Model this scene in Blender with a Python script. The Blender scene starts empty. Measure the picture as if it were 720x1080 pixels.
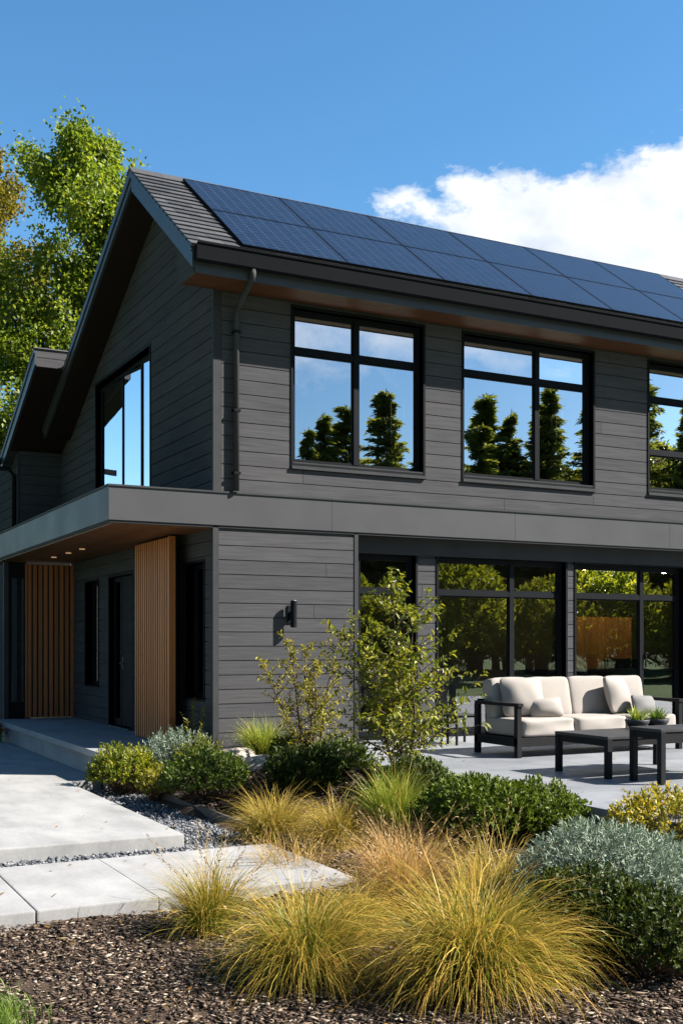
import bpy, bmesh, math, random
import numpy as np
from mathutils import Vector, Matrix

R = math.radians
rng = np.random.default_rng(11)
random.seed(5)
scene = bpy.context.scene
col = scene.collection

# ------------------------------------------------------------------ helpers
def link(o, parent=None):
    col.objects.link(o)
    if parent is not None:
        o.parent = parent
    return o

def tag(o, label=None, cat=None, group=None, kind=None):
    if label: o["label"] = label
    if cat: o["category"] = cat
    if group: o["group"] = group
    if kind: o["kind"] = kind
    return o

def empty(name, label, cat, loc=(0, 0, 0), group=None, rz=0.0):
    o = bpy.data.objects.new(name, None)
    o.empty_display_size = 0.2
    o.location = loc
    o.rotation_euler = (0, 0, rz)
    link(o)
    return tag(o, label, cat, group)

def copy_tree(src, loc, rz=0.0, scale=1.0, label=None):
    c = src.copy(); col.objects.link(c)
    c.location = loc; c.rotation_euler = (0, 0, rz); c.scale = (scale,) * 3
    if label: c["label"] = label
    for ch in src.children:
        k = ch.copy(); col.objects.link(k); k.parent = c
        for g in ch.children:
            q = g.copy(); col.objects.link(q); q.parent = k
    return c

def mk(name, verts, faces, mat, parent=None, smooth=False, attr=None):
    """verts (N,3) array, faces (M,3) or (M,4) int array -> one mesh object"""
    verts = np.asarray(verts, dtype=np.float32); faces = np.asarray(faces, dtype=np.int32)
    me = bpy.data.meshes.new(name)
    k = faces.shape[1]
    me.vertices.add(len(verts)); me.vertices.foreach_set("co", verts.ravel())
    me.loops.add(faces.size); me.loops.foreach_set("vertex_index", faces.ravel())
    me.polygons.add(len(faces))
    me.polygons.foreach_set("loop_start", np.arange(0, faces.size, k, dtype=np.int32))
    me.update(calc_edges=True)
    if smooth:
        me.polygons.foreach_set("use_smooth", np.ones(len(faces), dtype=bool))
    if attr is not None:
        a = me.attributes.new("along", 'FLOAT', 'POINT')
        a.data.foreach_set("value", np.asarray(attr, dtype=np.float32))
    me.validate()
    me.materials.append(mat)
    o = bpy.data.objects.new(name, me)
    return link(o, parent)

class MB:
    """collects plain shapes, then links them as ONE mesh object"""
    def __init__(s): s.v = []; s.f = []; s.o = Vector((0, 0, 0))
    def add(s, vs, fs):
        n = len(s.v); s.v += [tuple(v) for v in vs]; s.f += [tuple(i + n for i in f) for f in fs]; return s
    def box(s, a, b, c=0.0):
        x0, y0, z0 = [min(p, q) for p, q in zip(a, b)]; x1, y1, z1 = [max(p, q) for p, q in zip(a, b)]
        if c <= 0:
            return s.add([(x0, y0, z0), (x1, y0, z0), (x1, y1, z0), (x0, y1, z0), (x0, y0, z1), (x1, y0, z1), (x1, y1, z1), (x0, y1, z1)],
                         [(3, 2, 1, 0), (4, 5, 6, 7), (0, 1, 5, 4), (1, 2, 6, 5), (2, 3, 7, 6), (3, 0, 4, 7)])
        bm = bmesh.new(); bmesh.ops.create_cube(bm, size=1)
        for v in bm.verts:
            v.co = Vector(((x0 + x1) / 2 + v.co.x * (x1 - x0), (y0 + y1) / 2 + v.co.y * (y1 - y0), (z0 + z1) / 2 + v.co.z * (z1 - z0)))
        bmesh.ops.bevel(bm, geom=bm.edges[:], offset=c, segments=2, profile=0.7, affect='EDGES')
        bm.verts.index_update()
        s.add([v.co[:] for v in bm.verts], [[v.index for v in f.verts] for f in bm.faces]); bm.free(); return s
    def prism(s, poly, axis, a, b):
        """polygon of 2-D points extruded along axis 0/1/2 between a and b"""
        n = len(poly)
        def p(q, w):
            return {0: (w, q[0], q[1]), 1: (q[0], w, q[1]), 2: (q[0], q[1], w)}[axis]
        return s.add([p(q, a) for q in poly] + [p(q, b) for q in poly],
                     [tuple(range(n))[::-1], tuple(range(n, 2 * n))] + [(i, (i + 1) % n, n + (i + 1) % n, n + i) for i in range(n)])
    def tube(s, pts, rad, n=8, cap=True):
        pts = [Vector(p) for p in pts]
        rad = rad if hasattr(rad, '__len__') else [rad] * len(pts)
        vs = []; fs = []
        for i, p in enumerate(pts):
            t = (pts[min(i + 1, len(pts) - 1)] - pts[max(i - 1, 0)]).normalized()
            a = t.cross(Vector((0.31, 0.17, 1)) if abs(t.z) < .9 else Vector((1, 0.2, 0))).normalized(); b = t.cross(a)
            for k in range(n):
                w = 2 * math.pi * k / n
                vs.append(p + (a * math.cos(w) + b * math.sin(w)) * rad[i])
        for i in range(len(pts) - 1):
            for k in range(n):
                fs.append((i * n + k, i * n + (k + 1) % n, (i + 1) * n + (k + 1) % n, (i + 1) * n + k))
        if cap:
            fs.append(tuple(range(n))); fs.append(tuple(range((len(pts) - 1) * n, len(pts) * n))[::-1])
        return s.add(vs, fs)
    def lathe(s, prof, c, n=24):
        vs = []; fs = []
        for r, z in prof:
            for k in range(n):
                w = 2 * math.pi * k / n; vs.append((c[0] + r * math.cos(w), c[1] + r * math.sin(w), c[2] + z))
        for i in range(len(prof) - 1):
            for k in range(n):
                fs.append((i * n + k, i * n + (k + 1) % n, (i + 1) * n + (k + 1) % n, (i + 1) * n + k))
        fs.append(tuple(range(n))[::-1]); fs.append(tuple(range((len(prof) - 1) * n, len(prof) * n)))
        return s.add(vs, fs)
    def build(s, name, mat, parent=None, smooth=False, off=(0, 0, 0)):
        me = bpy.data.meshes.new(name)
        me.from_pydata([(v[0] - off[0], v[1] - off[1], v[2] - off[2]) for v in s.v], [], s.f); me.update()
        bm = bmesh.new(); bm.from_mesh(me); bmesh.ops.recalc_face_normals(bm, faces=bm.faces); bm.to_mesh(me); bm.free()
        if smooth:
            for p in me.polygons: p.use_smooth = True
        me.materials.append(mat)
        return link(bpy.data.objects.new(name, me), parent)

# ------------------------------------------------------------------ materials
class NT:
    def __init__(s, name):
        s.m = bpy.data.materials.new(name); s.m.use_nodes = True; s.t = s.m.node_tree; s.t.nodes.clear()
        s.out = s.n('ShaderNodeOutputMaterial')
    def n(s, typ, **kw):
        x = s.t.nodes.new(typ)
        for k, v in kw.items():
            if k.startswith('i_'):
                x.inputs[k[2:].replace('_', ' ')].default_value = v
            else: setattr(x, k, v)
        return x
    def l(s, a, b): s.t.links.new(a, b); return s
    def ramp(s, fac, stops):
        r = s.n('ShaderNodeValToRGB'); e = r.color_ramp.elements
        while len(e) < len(stops): e.new(0.5)
        for el, (p, c) in zip(e, stops):
            el.position = p; el.color = (*c, 1) if len(c) == 3 else c
        s.l(fac, r.inputs['Fac']); return r.outputs['Color']
    def noise(s, scale, detail=4, rough=.6, stretch=None, obj=True):
        tc = s.n('ShaderNodeTexCoord'); nz = s.n('ShaderNodeTexNoise'); nz.inputs['Scale'].default_value = scale
        nz.inputs['Detail'].default_value = detail; nz.inputs['Roughness'].default_value = rough
        src = tc.outputs['Object']
        if stretch:
            mp = s.n('ShaderNodeMapping'); mp.inputs['Scale'].default_value = stretch; s.l(src, mp.inputs['Vector']); src = mp.outputs['Vector']
        s.l(src, nz.inputs['Vector']); return nz.outputs['Fac']
    def mix(s, fac, a, b, mode='MIX'):
        m = s.n('ShaderNodeMix', data_type='RGBA', blend_type=mode)
        for i, v in ((0, fac), (6, a), (7, b)):
            if hasattr(v, 'default_value') or hasattr(v, 'is_output'): s.l(v, m.inputs[i])
            else: m.inputs[i].default_value = v if i == 0 else ((*v, 1) if len(v) == 3 else v)
        return m.outputs[2]
    def math(s, op, a, b=None, clamp=False):
        m = s.n('ShaderNodeMath', operation=op, use_clamp=clamp)
        for i, v in ((0, a), (1, b)):
            if v is None: continue
            if hasattr(v, 'is_output'): s.l(v, m.inputs[i])
            else: m.inputs[i].default_value = v
        return m.outputs[0]
    def bsdf(s, color, rough=.6, metal=0.0, spec=.5, bump=None, bstr=.3, bdist=.01, coat=0.0):
        p = s.n('ShaderNodeBsdfPrincipled')
        if hasattr(color, 'is_output'): s.l(color, p.inputs['Base Color'])
        else: p.inputs['Base Color'].default_value = (*color, 1)
        if hasattr(rough, 'is_output'): s.l(rough, p.inputs['Roughness'])
        else: p.inputs['Roughness'].default_value = rough
        p.inputs['Metallic'].default_value = metal; p.inputs['Specular IOR Level'].default_value = spec
        p.inputs['Coat Weight'].default_value = coat; p.inputs['Coat Roughness'].default_value = .06
        if bump is not None:
            b = s.n('ShaderNodeBump'); b.inputs['Strength'].default_value = bstr; b.inputs['Distance'].default_value = bdist
            s.l(bump, b.inputs['Height']); s.l(b.outputs['Normal'], p.inputs['Normal'])
        return p
    def done(s, sh): s.l(sh.outputs[0], s.out.inputs['Surface']); return s.m
    def island(s): return s.n('ShaderNodeNewGeometry').outputs['Random Per Island']

def m_siding(name, stretch, base, rough=.75):
    t = NT(name); g = t.noise(9, 5, .65, stretch); isl = t.island()
    big = t.noise(.7, 3)
    c = t.ramp(g, [(.25, tuple(x * .72 for x in base)), (.75, tuple(x * 1.22 for x in base))])
    v = t.ramp(isl, [(0, (.92, .92, .93)), (1, (1.07, 1.06, 1.05))])
    c = t.mix(1.0, c, v, 'MULTIPLY')
    c = t.mix(1.0, c, t.ramp(big, [(.3, (.92, .92, .93)), (.7, (1.06, 1.05, 1.04))]), 'MULTIPLY')
    return t.done(t.bsdf(c, rough, bump=g, bstr=.35, bdist=.004, spec=.0))

def m_plain(name, base, rough=.5, metal=0.0, var=.12, scale=3, spec=.5, bstr=.0):
    t = NT(name); g = t.noise(scale, 5)
    c = t.ramp(g, [(.3, tuple(x * (1 - var) for x in base)), (.7, tuple(min(1, x * (1 + var)) for x in base))])
    f = t.noise(scale * 30, 3)
    r = t.math('ADD', t.math('MULTIPLY', g, .2), rough - .1)
    return t.done(t.bsdf(c, r, metal, spec, bump=f, bstr=bstr, bdist=.002))

def m_wood(name, a, b, stretch, rough=.5):
    t = NT(name); g = t.noise(7, 6, .7, stretch); isl = t.island()
    c = t.ramp(g, [(.25, a), (.75, b)])
    c = t.mix(1.0, c, t.ramp(isl, [(0, (.8, .78, .76)), (1, (1.15, 1.12, 1.08))]), 'MULTIPLY')
    return t.done(t.bsdf(c, rough, bump=g, bstr=.2, bdist=.003, spec=.4))

def m_leaf(name, stops, trans=.35, rough=.45, spec=.4, bright=1.0, tcol=(1.25, 1.2, .55)):
    t = NT(name); isl = t.island()
    cl = t.noise(2.2, 2)
    f = t.math('ADD', t.math('MULTIPLY', isl, .62), t.math('MULTIPLY', cl, .4))
    f = t.math('SUBTRACT', f, .02, True)
    c = t.ramp(f, stops)
    p = t.bsdf(c, rough, spec=spec)
    tr = t.n('ShaderNodeBsdfTranslucent'); t.l(t.mix(1.0, c, tcol, 'MULTIPLY'), tr.inputs['Color'])
    mx = t.n('ShaderNodeMixShader'); mx.inputs[0].default_value = trans
    t.l(p.outputs[0], mx.inputs[1]); t.l(tr.outputs[0], mx.inputs[2]); return t.done(mx)

def m_grass(name, base_st, tip_st, mid=.55, trans=.35):
    """blades: one colour range at the foot, another (dry) towards the tip, different for every blade"""
    t = NT(name); isl = t.island()
    at = t.n('ShaderNodeAttribute', attribute_name='along')
    lo = t.ramp(isl, base_st); hi = t.ramp(isl, tip_st)
    f = t.math('ADD', at.outputs['Fac'], t.math('MULTIPLY', t.math('SUBTRACT', isl, .5), .35))
    f = t.ramp(f, [(max(0, mid - .35), (0, 0, 0)), (min(1, mid + .3), (1, 1, 1))])
    c = t.mix(f, lo, hi)
    p = t.bsdf(c, .5, spec=.35)
    tr = t.n('ShaderNodeBsdfTranslucent'); t.l(c, tr.inputs['Color'])
    mx = t.n('ShaderNodeMixShader'); mx.inputs[0].default_value = trans
    t.l(p.outputs[0], mx.inputs[1]); t.l(tr.outputs[0], mx.inputs[2]); return t.done(mx)

def m_glass(name, refl, tint=(.75, .82, .8)):
    t = NT(name)
    gl = t.n('ShaderNodeBsdfGlossy'); gl.inputs['Roughness'].default_value = .0; gl.inputs['Color'].default_value = (.93, .96, 1, 1)
    wav = t.noise(.9, 1); b = t.n('ShaderNodeBump'); b.inputs['Strength'].default_value = .12; b.inputs['Distance'].default_value = .03
    t.l(wav, b.inputs['Height']); t.l(b.outputs['Normal'], gl.inputs['Normal'])
    tr = t.n('ShaderNodeBsdfTransparent'); tr.inputs['Color'].default_value = (*tint, 1)
    fr = t.n('ShaderNodeFresnel'); fr.inputs['IOR'].default_value = 1.55
    f = t.math('ADD', fr.outputs[0], refl, True)
    mx = t.n('ShaderNodeMixShader'); t.l(f, mx.inputs[0]); t.l(tr.outputs[0], mx.inputs[1]); t.l(gl.outputs[0], mx.inputs[2])
    return t.done(mx)

def m_emit(name, c, s):
    t = NT(name); e = t.n('ShaderNodeEmission'); e.inputs['Color'].default_value = (*c, 1); e.inputs['Strength'].default_value = s
    return t.done(e)

def m_islandramp(name, stops, rough=.8, spec=.3):
    t = NT(name); c = t.ramp(t.island(), stops); g = t.noise(60, 3)
    c = t.mix(.5, c, t.mix(1.0, c, t.ramp(g, [(.3, (.6, .6, .6)), (.7, (1.3, 1.3, 1.3))]), 'MULTIPLY'))
    return t.done(t.bsdf(c, rough, spec=spec))

def m_concrete(name, base, scale=1.0, stain=.24):
    t = NT(name); a = t.noise(1.1 * scale, 6, .65); b = t.noise(38 * scale, 4, .7); s2 = t.noise(3.2, 5, .6, (1, .35, 1))
    c = t.ramp(a, [(.3, tuple(x * (1 - stain) for x in base)), (.7, tuple(min(1, x * 1.06) for x in base))])
    c = t.mix(1.0, c, t.ramp(b, [(.3, (.9, .9, .9)), (.7, (1.06, 1.06, 1.06))]), 'MULTIPLY')
    c = t.mix(1.0, c, t.ramp(s2, [(.35, (.82, .82, .83)), (.58, (1, 1, 1))]), 'MULTIPLY')
    return t.done(t.bsdf(c, .75, bump=b, bstr=.2, bdist=.003, spec=.3))

SID = (.075, .0745, .078)
M = {}
M['siding'] = m_siding('siding', (.18, 1, 6), SID)
M['siding_side'] = m_siding('siding_side', (1, .18, 6), SID)
M['trim'] = m_plain('trim', (.045, .046, .048), .6, spec=.06)
M['bluegrey'] = m_plain('barge_paint', (.05, .055, .062), .45, var=.08, spec=.3)
M['fascia_metal'] = m_plain('fascia_metal', (.056, .056, .059), .5, var=.07, scale=1.2, spec=.22)
M['black'] = m_plain('black_frame', (.009, .010, .012), .6, var=.1, spec=.07)
M['gutter'] = m_plain('gutter_metal', (.008, .0085, .010), .7, var=.1, spec=.02)
M['back'] = m_plain('backing', (.02, .021, .023), .8)
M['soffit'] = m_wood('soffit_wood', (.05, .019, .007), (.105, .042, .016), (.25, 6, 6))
M['rakewood'] = m_wood('rake_soffit_wood', (.012, .007, .005), (.026, .014, .009), (.25, 6, 6))  # near-black tone puts the overhang's shade into the soffit colour
M['ceilwood'] = m_wood('ceiling_wood', (.10, .042, .015), (.19, .08, .03), (6, .25, 6))
M['slat'] = m_wood('slat_wood', (.38, .128, .030), (.56, .205, .054), (5, 5, .25))  # near screen: warmer base colour stands in for ground bounce
M['slatdark'] = m_wood('slat_wood_brown', (.30, .108, .042), (.44, .172, .066), (5, 5, .25))  # far screen: darker copy, shade under the canopy put into the colour
t = NT('roof_tile'); g = t.noise(14, 4)
c = t.ramp(t.island(), [(0, (.028, .028, .030)), (.5, (.046, .045, .047)), (1, (.068, .066, .067))])
c = t.mix(1.0, c, t.ramp(g, [(.3, (.8, .8, .8)), (.7, (1.2, 1.2, 1.2))]), 'MULTIPLY')
M['tile'] = t.done(t.bsdf(c, .6, bump=g, bstr=.4, bdist=.004))
# solar cells
t = NT('solar_cells'); tc = t.n('ShaderNodeTexCoord')
br = t.n('ShaderNodeTexBrick'); br.offset = 0.0; br.inputs['Scale'].default_value = 1.0
br.inputs['Brick Width'].default_value = .17; br.inputs['Row Height'].default_value = .115; br.inputs['Mortar Size'].default_value = .006
br.inputs['Color1'].default_value = (.005, .009, .02, 1); br.inputs['Color2'].default_value = (.008, .013, .028, 1); br.inputs['Mortar'].default_value = (.035, .042, .058, 1)
t.l(tc.outputs['Object'], br.inputs['Vector'])
g = t.noise(3, 4); c = t.mix(1.0, br.outputs['Color'], t.ramp(g, [(.3, (.9, .9, .92)), (.7, (1.1, 1.1, 1.1))]), 'MULTIPLY')
M['solar'] = t.done(t.bsdf(c, .28, spec=.25, coat=.0, bump=br.outputs['Fac'], bstr=.25, bdist=.003))
M['glass'] = m_glass('glass_upper', .72, (.35, .38, .38))
M['glass_low'] = m_glass('glass_lower', .24, (.62, .66, .64))
M['concrete'] = m_concrete('concrete', (.335, .33, .32))
M['porchcon'] = m_concrete('porch_concrete', (.30, .305, .31))
# patio pavers
t = NT('patio_pavers'); tc = t.n('ShaderNodeTexCoord')
br = t.n('ShaderNodeTexBrick'); br.offset = .5; br.inputs['Scale'].default_value = 1; br.inputs['Brick Width'].default_value = 1.2; br.inputs['Row Height'].default_value = .6
br.inputs['Mortar Size'].default_value = .006; br.inputs['Color1'].default_value = (.17, .178, .19, 1); br.inputs['Color2'].default_value = (.215, .222, .232, 1); br.inputs['Mortar'].default_value = (.12, .12, .12, 1)
t.l(tc.outputs['Object'], br.inputs['Vector']); a = t.noise(1.5, 6, .65)
c = t.mix(1.0, br.outputs['Color'], t.ramp(a, [(.3, (.72, .73, .75)), (.7, (1.1, 1.1, 1.1))]), 'MULTIPLY')
M['patio'] = t.done(t.bsdf(c, .6, bump=t.noise(40, 4), bstr=.2, bdist=.003))
M['fabric'] = m_plain('cream_fabric', (.315, .285, .255), .9, var=.05, scale=6, spec=.2, bstr=.25)
M['fabricgrey'] = m_plain('grey_fabric', (.17, .165, .16), .9, var=.06, scale=6, spec=.2, bstr=.25)
M['fabricdark'] = m_plain('taupe_fabric', (.3, .29, .28), .9, var=.06, scale=6, spec=.2)
M['alu'] = m_plain('charcoal_metal', (.020, .020, .021), .7, var=.1, spec=.05)
M['tabletop'] = m_plain('table_top_paint', (.035, .035, .036), .5, var=.15, scale=5, spec=.25)
M['bowl'] = m_plain('bowl_ceramic', (.03, .032, .036), .45)
M['soil'] = m_islandramp('potting_soil', [(0, (.03, .02, .014)), (1, (.06, .04, .03))])
M['rock'] = m_plain('boulder_stone', (.42, .36, .29), .85, var=.3, scale=5, bstr=.6)
M['steel'] = m_plain('edging_steel', (.05, .043, .038), .6, var=.3, scale=8)
M['bark'] = m_plain('bark', (.07, .05, .036), .9, var=.35, scale=12, bstr=.6)
M['twig'] = m_plain('twig_bark', (.10, .065, .04), .85, var=.3, scale=20)
M['paint'] = m_plain('interior_paint', (.16, .155, .15), .8)
M['intfloor'] = m_plain('interior_floor', (.12, .09, .07), .4)
M['curtain'] = m_plain('curtain_cloth', (.55, .56, .53), .9)
M['intwood'] = m_wood('interior_wood', (.42, .19, .06), (.62, .31, .11), (5, 5, .25))
M['lamp'] = m_emit('lamp_glow', (1, .62, .34), .14)
M['lamp_in'] = m_emit('lamp_glow_in', (1, .72, .42), 55)
M['gravel'] = m_islandramp('gravel_stone', [(0, (.04, .045, .053)), (.45, (.10, .107, .12)), (.8, (.17, .175, .185)), (1, (.32, .32, .32))])
M['mulch'] = m_islandramp('mulch_chip', [(0, (.022, .014, .010)), (.35, (.062, .040, .027)), (.68, (.13, .088, .058)), (.88, (.24, .175, .12)), (1, (.48, .40, .30))])
M['straw'] = m_islandramp('straw_bits', [(0, (.2, .12, .05)), (1, (.5, .36, .17))])

# ground colour: dark bed soil by the house, lawn further out
t = NT('ground_soil'); a = t.noise(1.6, 6, .7); b = t.noise(30, 5, .7)
c = t.ramp(a, [(.3, (.035, .024, .017)), (.7, (.075, .052, .036))])
c = t.mix(1.0, c, t.ramp(b, [(.3, (.55, .55, .55)), (.7, (1.4, 1.35, 1.3))]), 'MULTIPLY')
gr = t.ramp(t.noise(.35, 6, .7), [(.3, (.045, .075, .018)), (.7, (.09, .12, .03))])
gr = t.mix(1.0, gr, t.ramp(b, [(.3, (.7, .7, .7)), (.7, (1.25, 1.25, 1.25))]), 'MULTIPLY')
tc = t.n('ShaderNodeTexCoord'); sp = t.n('ShaderNodeSeparateXYZ'); t.l(tc.outputs['Object'], sp.inputs[0])
dx = t.math('SUBTRACT', t.math('ABSOLUTE', t.math('SUBTRACT', sp.outputs[0], 1.0)), 5.0)
dy = t.math('SUBTRACT', t.math('ABSOLUTE', t.math('ADD', sp.outputs[1], 1.2)), 8.6)
d = t.math('ADD', t.math('MAXIMUM', dx, dy), t.math('MULTIPLY', t.math('SUBTRACT', a, .5), .8))
f = t.ramp(d, [(.0, (0, 0, 0)), (.12, (1, 1, 1))])
M['ground'] = t.done(t.bsdf(t.mix(f, c, gr), .95, bump=b, bstr=.8, bdist=.02, spec=.15))

# leaves
M['l_tree'] = m_leaf('leaf_tree', [(0, (.05, .10, .014)), (.4, (.135, .205, .024)), (.75, (.27, .31, .035)), (1, (.42, .38, .04))], .5)
M['l_treeY'] = m_leaf('leaf_tree_gold', [(0, (.06, .075, .012)), (.4, (.15, .14, .02)), (.8, (.30, .22, .03)), (1, (.38, .24, .03))], .42)
M['l_conif'] = m_leaf('leaf_conifer', [(0, (.04, .06, .014)), (.5, (.115, .135, .028)), (1, (.24, .22, .045))], .6)
M['l_shrubfar'] = m_leaf('leaf_far_shrub', [(0, (.10, .14, .016)), (.5, (.22, .24, .025)), (1, (.38, .36, .04))], .58)
M['l_hedge'] = m_leaf('leaf_hedge', [(0, (.035, .06, .007)), (.45, (.08, .12, .012)), (.8, (.16, .20, .022)), (1, (.27, .28, .04))], .28, .5, .25)
M['l_dark'] = m_leaf('leaf_dark', [(0, (.018, .032, .006)), (.5, (.042, .062, .010)), (.85, (.085, .10, .016)), (1, (.16, .12, .03))], .25, .5, .22)
M['l_green'] = m_leaf('leaf_green', [(0, (.04, .075, .012)), (.45, (.085, .13, .018)), (.8, (.16, .20, .03)), (1, (.26, .27, .05))], .32)
M['l_yel'] = m_leaf('leaf_yellowgreen', [(0, (.07, .11, .012)), (.4, (.16, .20, .018)), (.75, (.33, .32, .025)), (1, (.60, .46, .03))], .38)
M['l_gold'] = m_leaf('leaf_gold', [(0, (.08, .11, .012)), (.4, (.24, .23, .02)), (.72, (.55, .40, .03)), (1, (.80, .55, .05))], .35)
M['l_blue'] = m_leaf('leaf_blue', [(0, (.11, .15, .105)), (.4, (.23, .29, .21)), (.8, (.37, .43, .32)), (1, (.52, .55, .42))], .12, .55, tcol=(1, 1.05, .9))
M['l_sap'] = m_leaf('leaf_sapling', [(0, (.05, .08, .010)), (.4, (.13, .16, .016)), (.8, (.30, .28, .025)), (1, (.44, .30, .04))], .40, .38)
M['l_sapY'] = m_leaf('leaf_sapling_yellow', [(0, (.08, .10, .014)), (.4, (.19, .19, .022)), (.8, (.36, .30, .03)), (1, (.48, .30, .045))], .42, .4)
M['l_rust'] = m_leaf('leaf_rust', [(0, (.09, .06, .015)), (.5, (.24, .14, .025)), (1, (.40, .18, .04))], .35)
M['l_lime'] = m_grass('blade_lime', [(0, (.10, .17, .015)), (1, (.22, .30, .03))], [(0, (.2, .27, .03)), (1, (.4, .42, .05))])
M['g_gold'] = m_grass('blade_gold', [(0, (.06, .085, .014)), (.6, (.13, .15, .022)), (1, (.26, .21, .04))], [(0, (.26, .22, .03)), (.5, (.48, .33, .05)), (1, (.64, .42, .09))], .5)
M['g_green'] = m_grass('blade_green', [(0, (.05, .095, .010)), (.6, (.12, .175, .016)), (1, (.24, .25, .03))], [(0, (.18, .20, .02)), (.4, (.42, .32, .035)), (.75, (.64, .40, .06)), (1, (.70, .38, .09))], .62)
M['g_tan'] = m_grass('blade_tan', [(0, (.10, .11, .02)), (1, (.26, .2, .05))], [(0, (.40, .25, .07)), (.5, (.58, .34, .11)), (1, (.66, .42, .18))], .35)
M['g_lawn'] = m_grass('blade_lawn', [(0, (.05, .10, .012)), (1, (.10, .16, .02))], [(0, (.10, .18, .02)), (1, (.2, .26, .04))], .5)

# ------------------------------------------------------------------ terrain
CTRL = [(-1.3, -.4, -.47), (-1.1, -.9, -.44), (-1.1, -2.5, -.46), (-.3, .2, -.3), (-.8, -1.9, -.40), (.2, -.3, -.1), (.5, -.7, -.12), (-1.0, -3.9, -.45), (-.7, -4.5, -.45),
        (-2.4, -6.6, -.57), (-2.4, -7.7, -.57), (-1.7, -8.4, -.57), (.1, -4.3, -.38), (-1.3, -6.6, -.52), (.27, -4.8, -.28), (.38, -5.8, -.33), (1.2, -6.3, -.2), (1.05, -6.9, -.22),
        (-.5, -8.1, -.5), (-1.0, -8.4, -.55), (-.8, -8.9, -.55), (.1, -2.2, -.24), (.1, -3.0, -.27), (.6, -2.2, -.1), (.6, -3.3, -.12), (.6, -1.2, -.1), (.6, -4.5, -.2), (-5, -6.5, -.57), (-5, -9, -.57), (-3, -9.5, -.57), (-2, -5, -.54), (-1.5, -4.6, -.52), (-3, -2, -.52),
        (-1.5, -2.5, -.5), (-6, 0, -.5), (-6, 5, -.5), (-3, 5, -.5), (3, -9.5, -.3), (4, -3, -.3), (4, 4, -.3), (-2, 8, -.45), (-1.2, 7.5, -.4), (8, -9, -.35), (0, -10.5, -.57)]
CT = np.array(CTRL)
def hgt(x, y):
    x = np.asarray(x, float); y = np.asarray(y, float)
    d2 = (x[..., None] - CT[:, 0]) ** 2 + (y[..., None] - CT[:, 1]) ** 2 + .02
    w = d2 ** -1.7
    z = (w * CT[:, 2]).sum(-1) / w.sum(-1)
    far = np.clip((np.hypot(x - 0, y + 2) - 9) / 8, 0, 1)
    return z * (1 - far) + (-.5) * far
def H(x, y): return float(hgt(np.array([x]), np.array([y]))[0])

ax = np.concatenate([-np.geomspace(900, 12, 26), np.linspace(-11, 9, 130), np.geomspace(10, 900, 26)])
ay = np.concatenate([-np.geomspace(900, 13, 26), np.linspace(-12, 10, 140), np.geomspace(11, 900, 26)])
gx, gy = np.meshgrid(ax, ay, indexing='ij')
gz = hgt(gx, gy)
near = np.exp(-((gx) ** 2 + (gy + 4) ** 2) / 90)
trench = ((gx > -7.2) & (gx < -1.12) & (gy > -5.3) & (gy < 9.2)); gz = np.where(trench, np.minimum(gz, -.545), gz)
gz = gz + near * .018 * (np.sin(gx * 5.1 + gy * 2.3) + np.sin(gy * 6.7 - gx * 3.1))
nx, ny = len(ax), len(ay)
idx = np.arange(nx * ny).reshape(nx, ny)
fc = np.stack([idx[:-1, :-1], idx[1:, :-1], idx[1:, 1:], idx[:-1, 1:]], -1).reshape(-1, 4)
g = mk('ground', np.stack([gx, gy, gz], -1).reshape(-1, 3), fc, M['ground'], smooth=True); tag(g, kind='structure')

# paths, porch, patio
mb = MB(); mb.box((-7.0, -3.88, -.60), (-1.78, 8.9, -.35), .012); mb.box((-1.777, .35, -.60), (-1.36, 6.3, -.352), .006)
tag(mb.build('path', M['concrete']), kind='structure')
mb = MB(); mb.box((-7.0, -5.82, -.62), (-3.505, -4.24, -.43), .012); mb.box((-3.495, -5.82, -.62), (-2.655, -4.24, -.43), .012); mb.box((-2.651, -5.82, -.62), (-1.12, -4.24, -.431), .005)
tag(mb.build('path', M['concrete']), kind='structure')
mb = MB(); mb.box((-1.42, .2, -.085), (-.3, 6.9, 0), .01); mb.box((-1.33, .26, -.55), (-.3, 6.86, -.085)); mb.box((-.3, .26, -.5), (.0, 6.9, -.002))
tag(mb.build('porch_floor', M['porchcon']), kind='structure')
mb = MB(); mb.box((.95, -3.75, -.55), (13.5, .2, 0), .008); mb.box((.95, -9.3, -.55), (13.5, -3.752, 0), .008)
tag(mb.build('patio', M['patio']), kind='structure')

# ------------------------------------------------------------------ the house
house = empty('house', 'modern dark grey two-storey house with gable roof and flat entrance canopy', 'house', (0, 0, 0))
def HB(mb, name, mat, parent=None, smooth=False): return mb.build(name, mat, parent or house, smooth)

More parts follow.
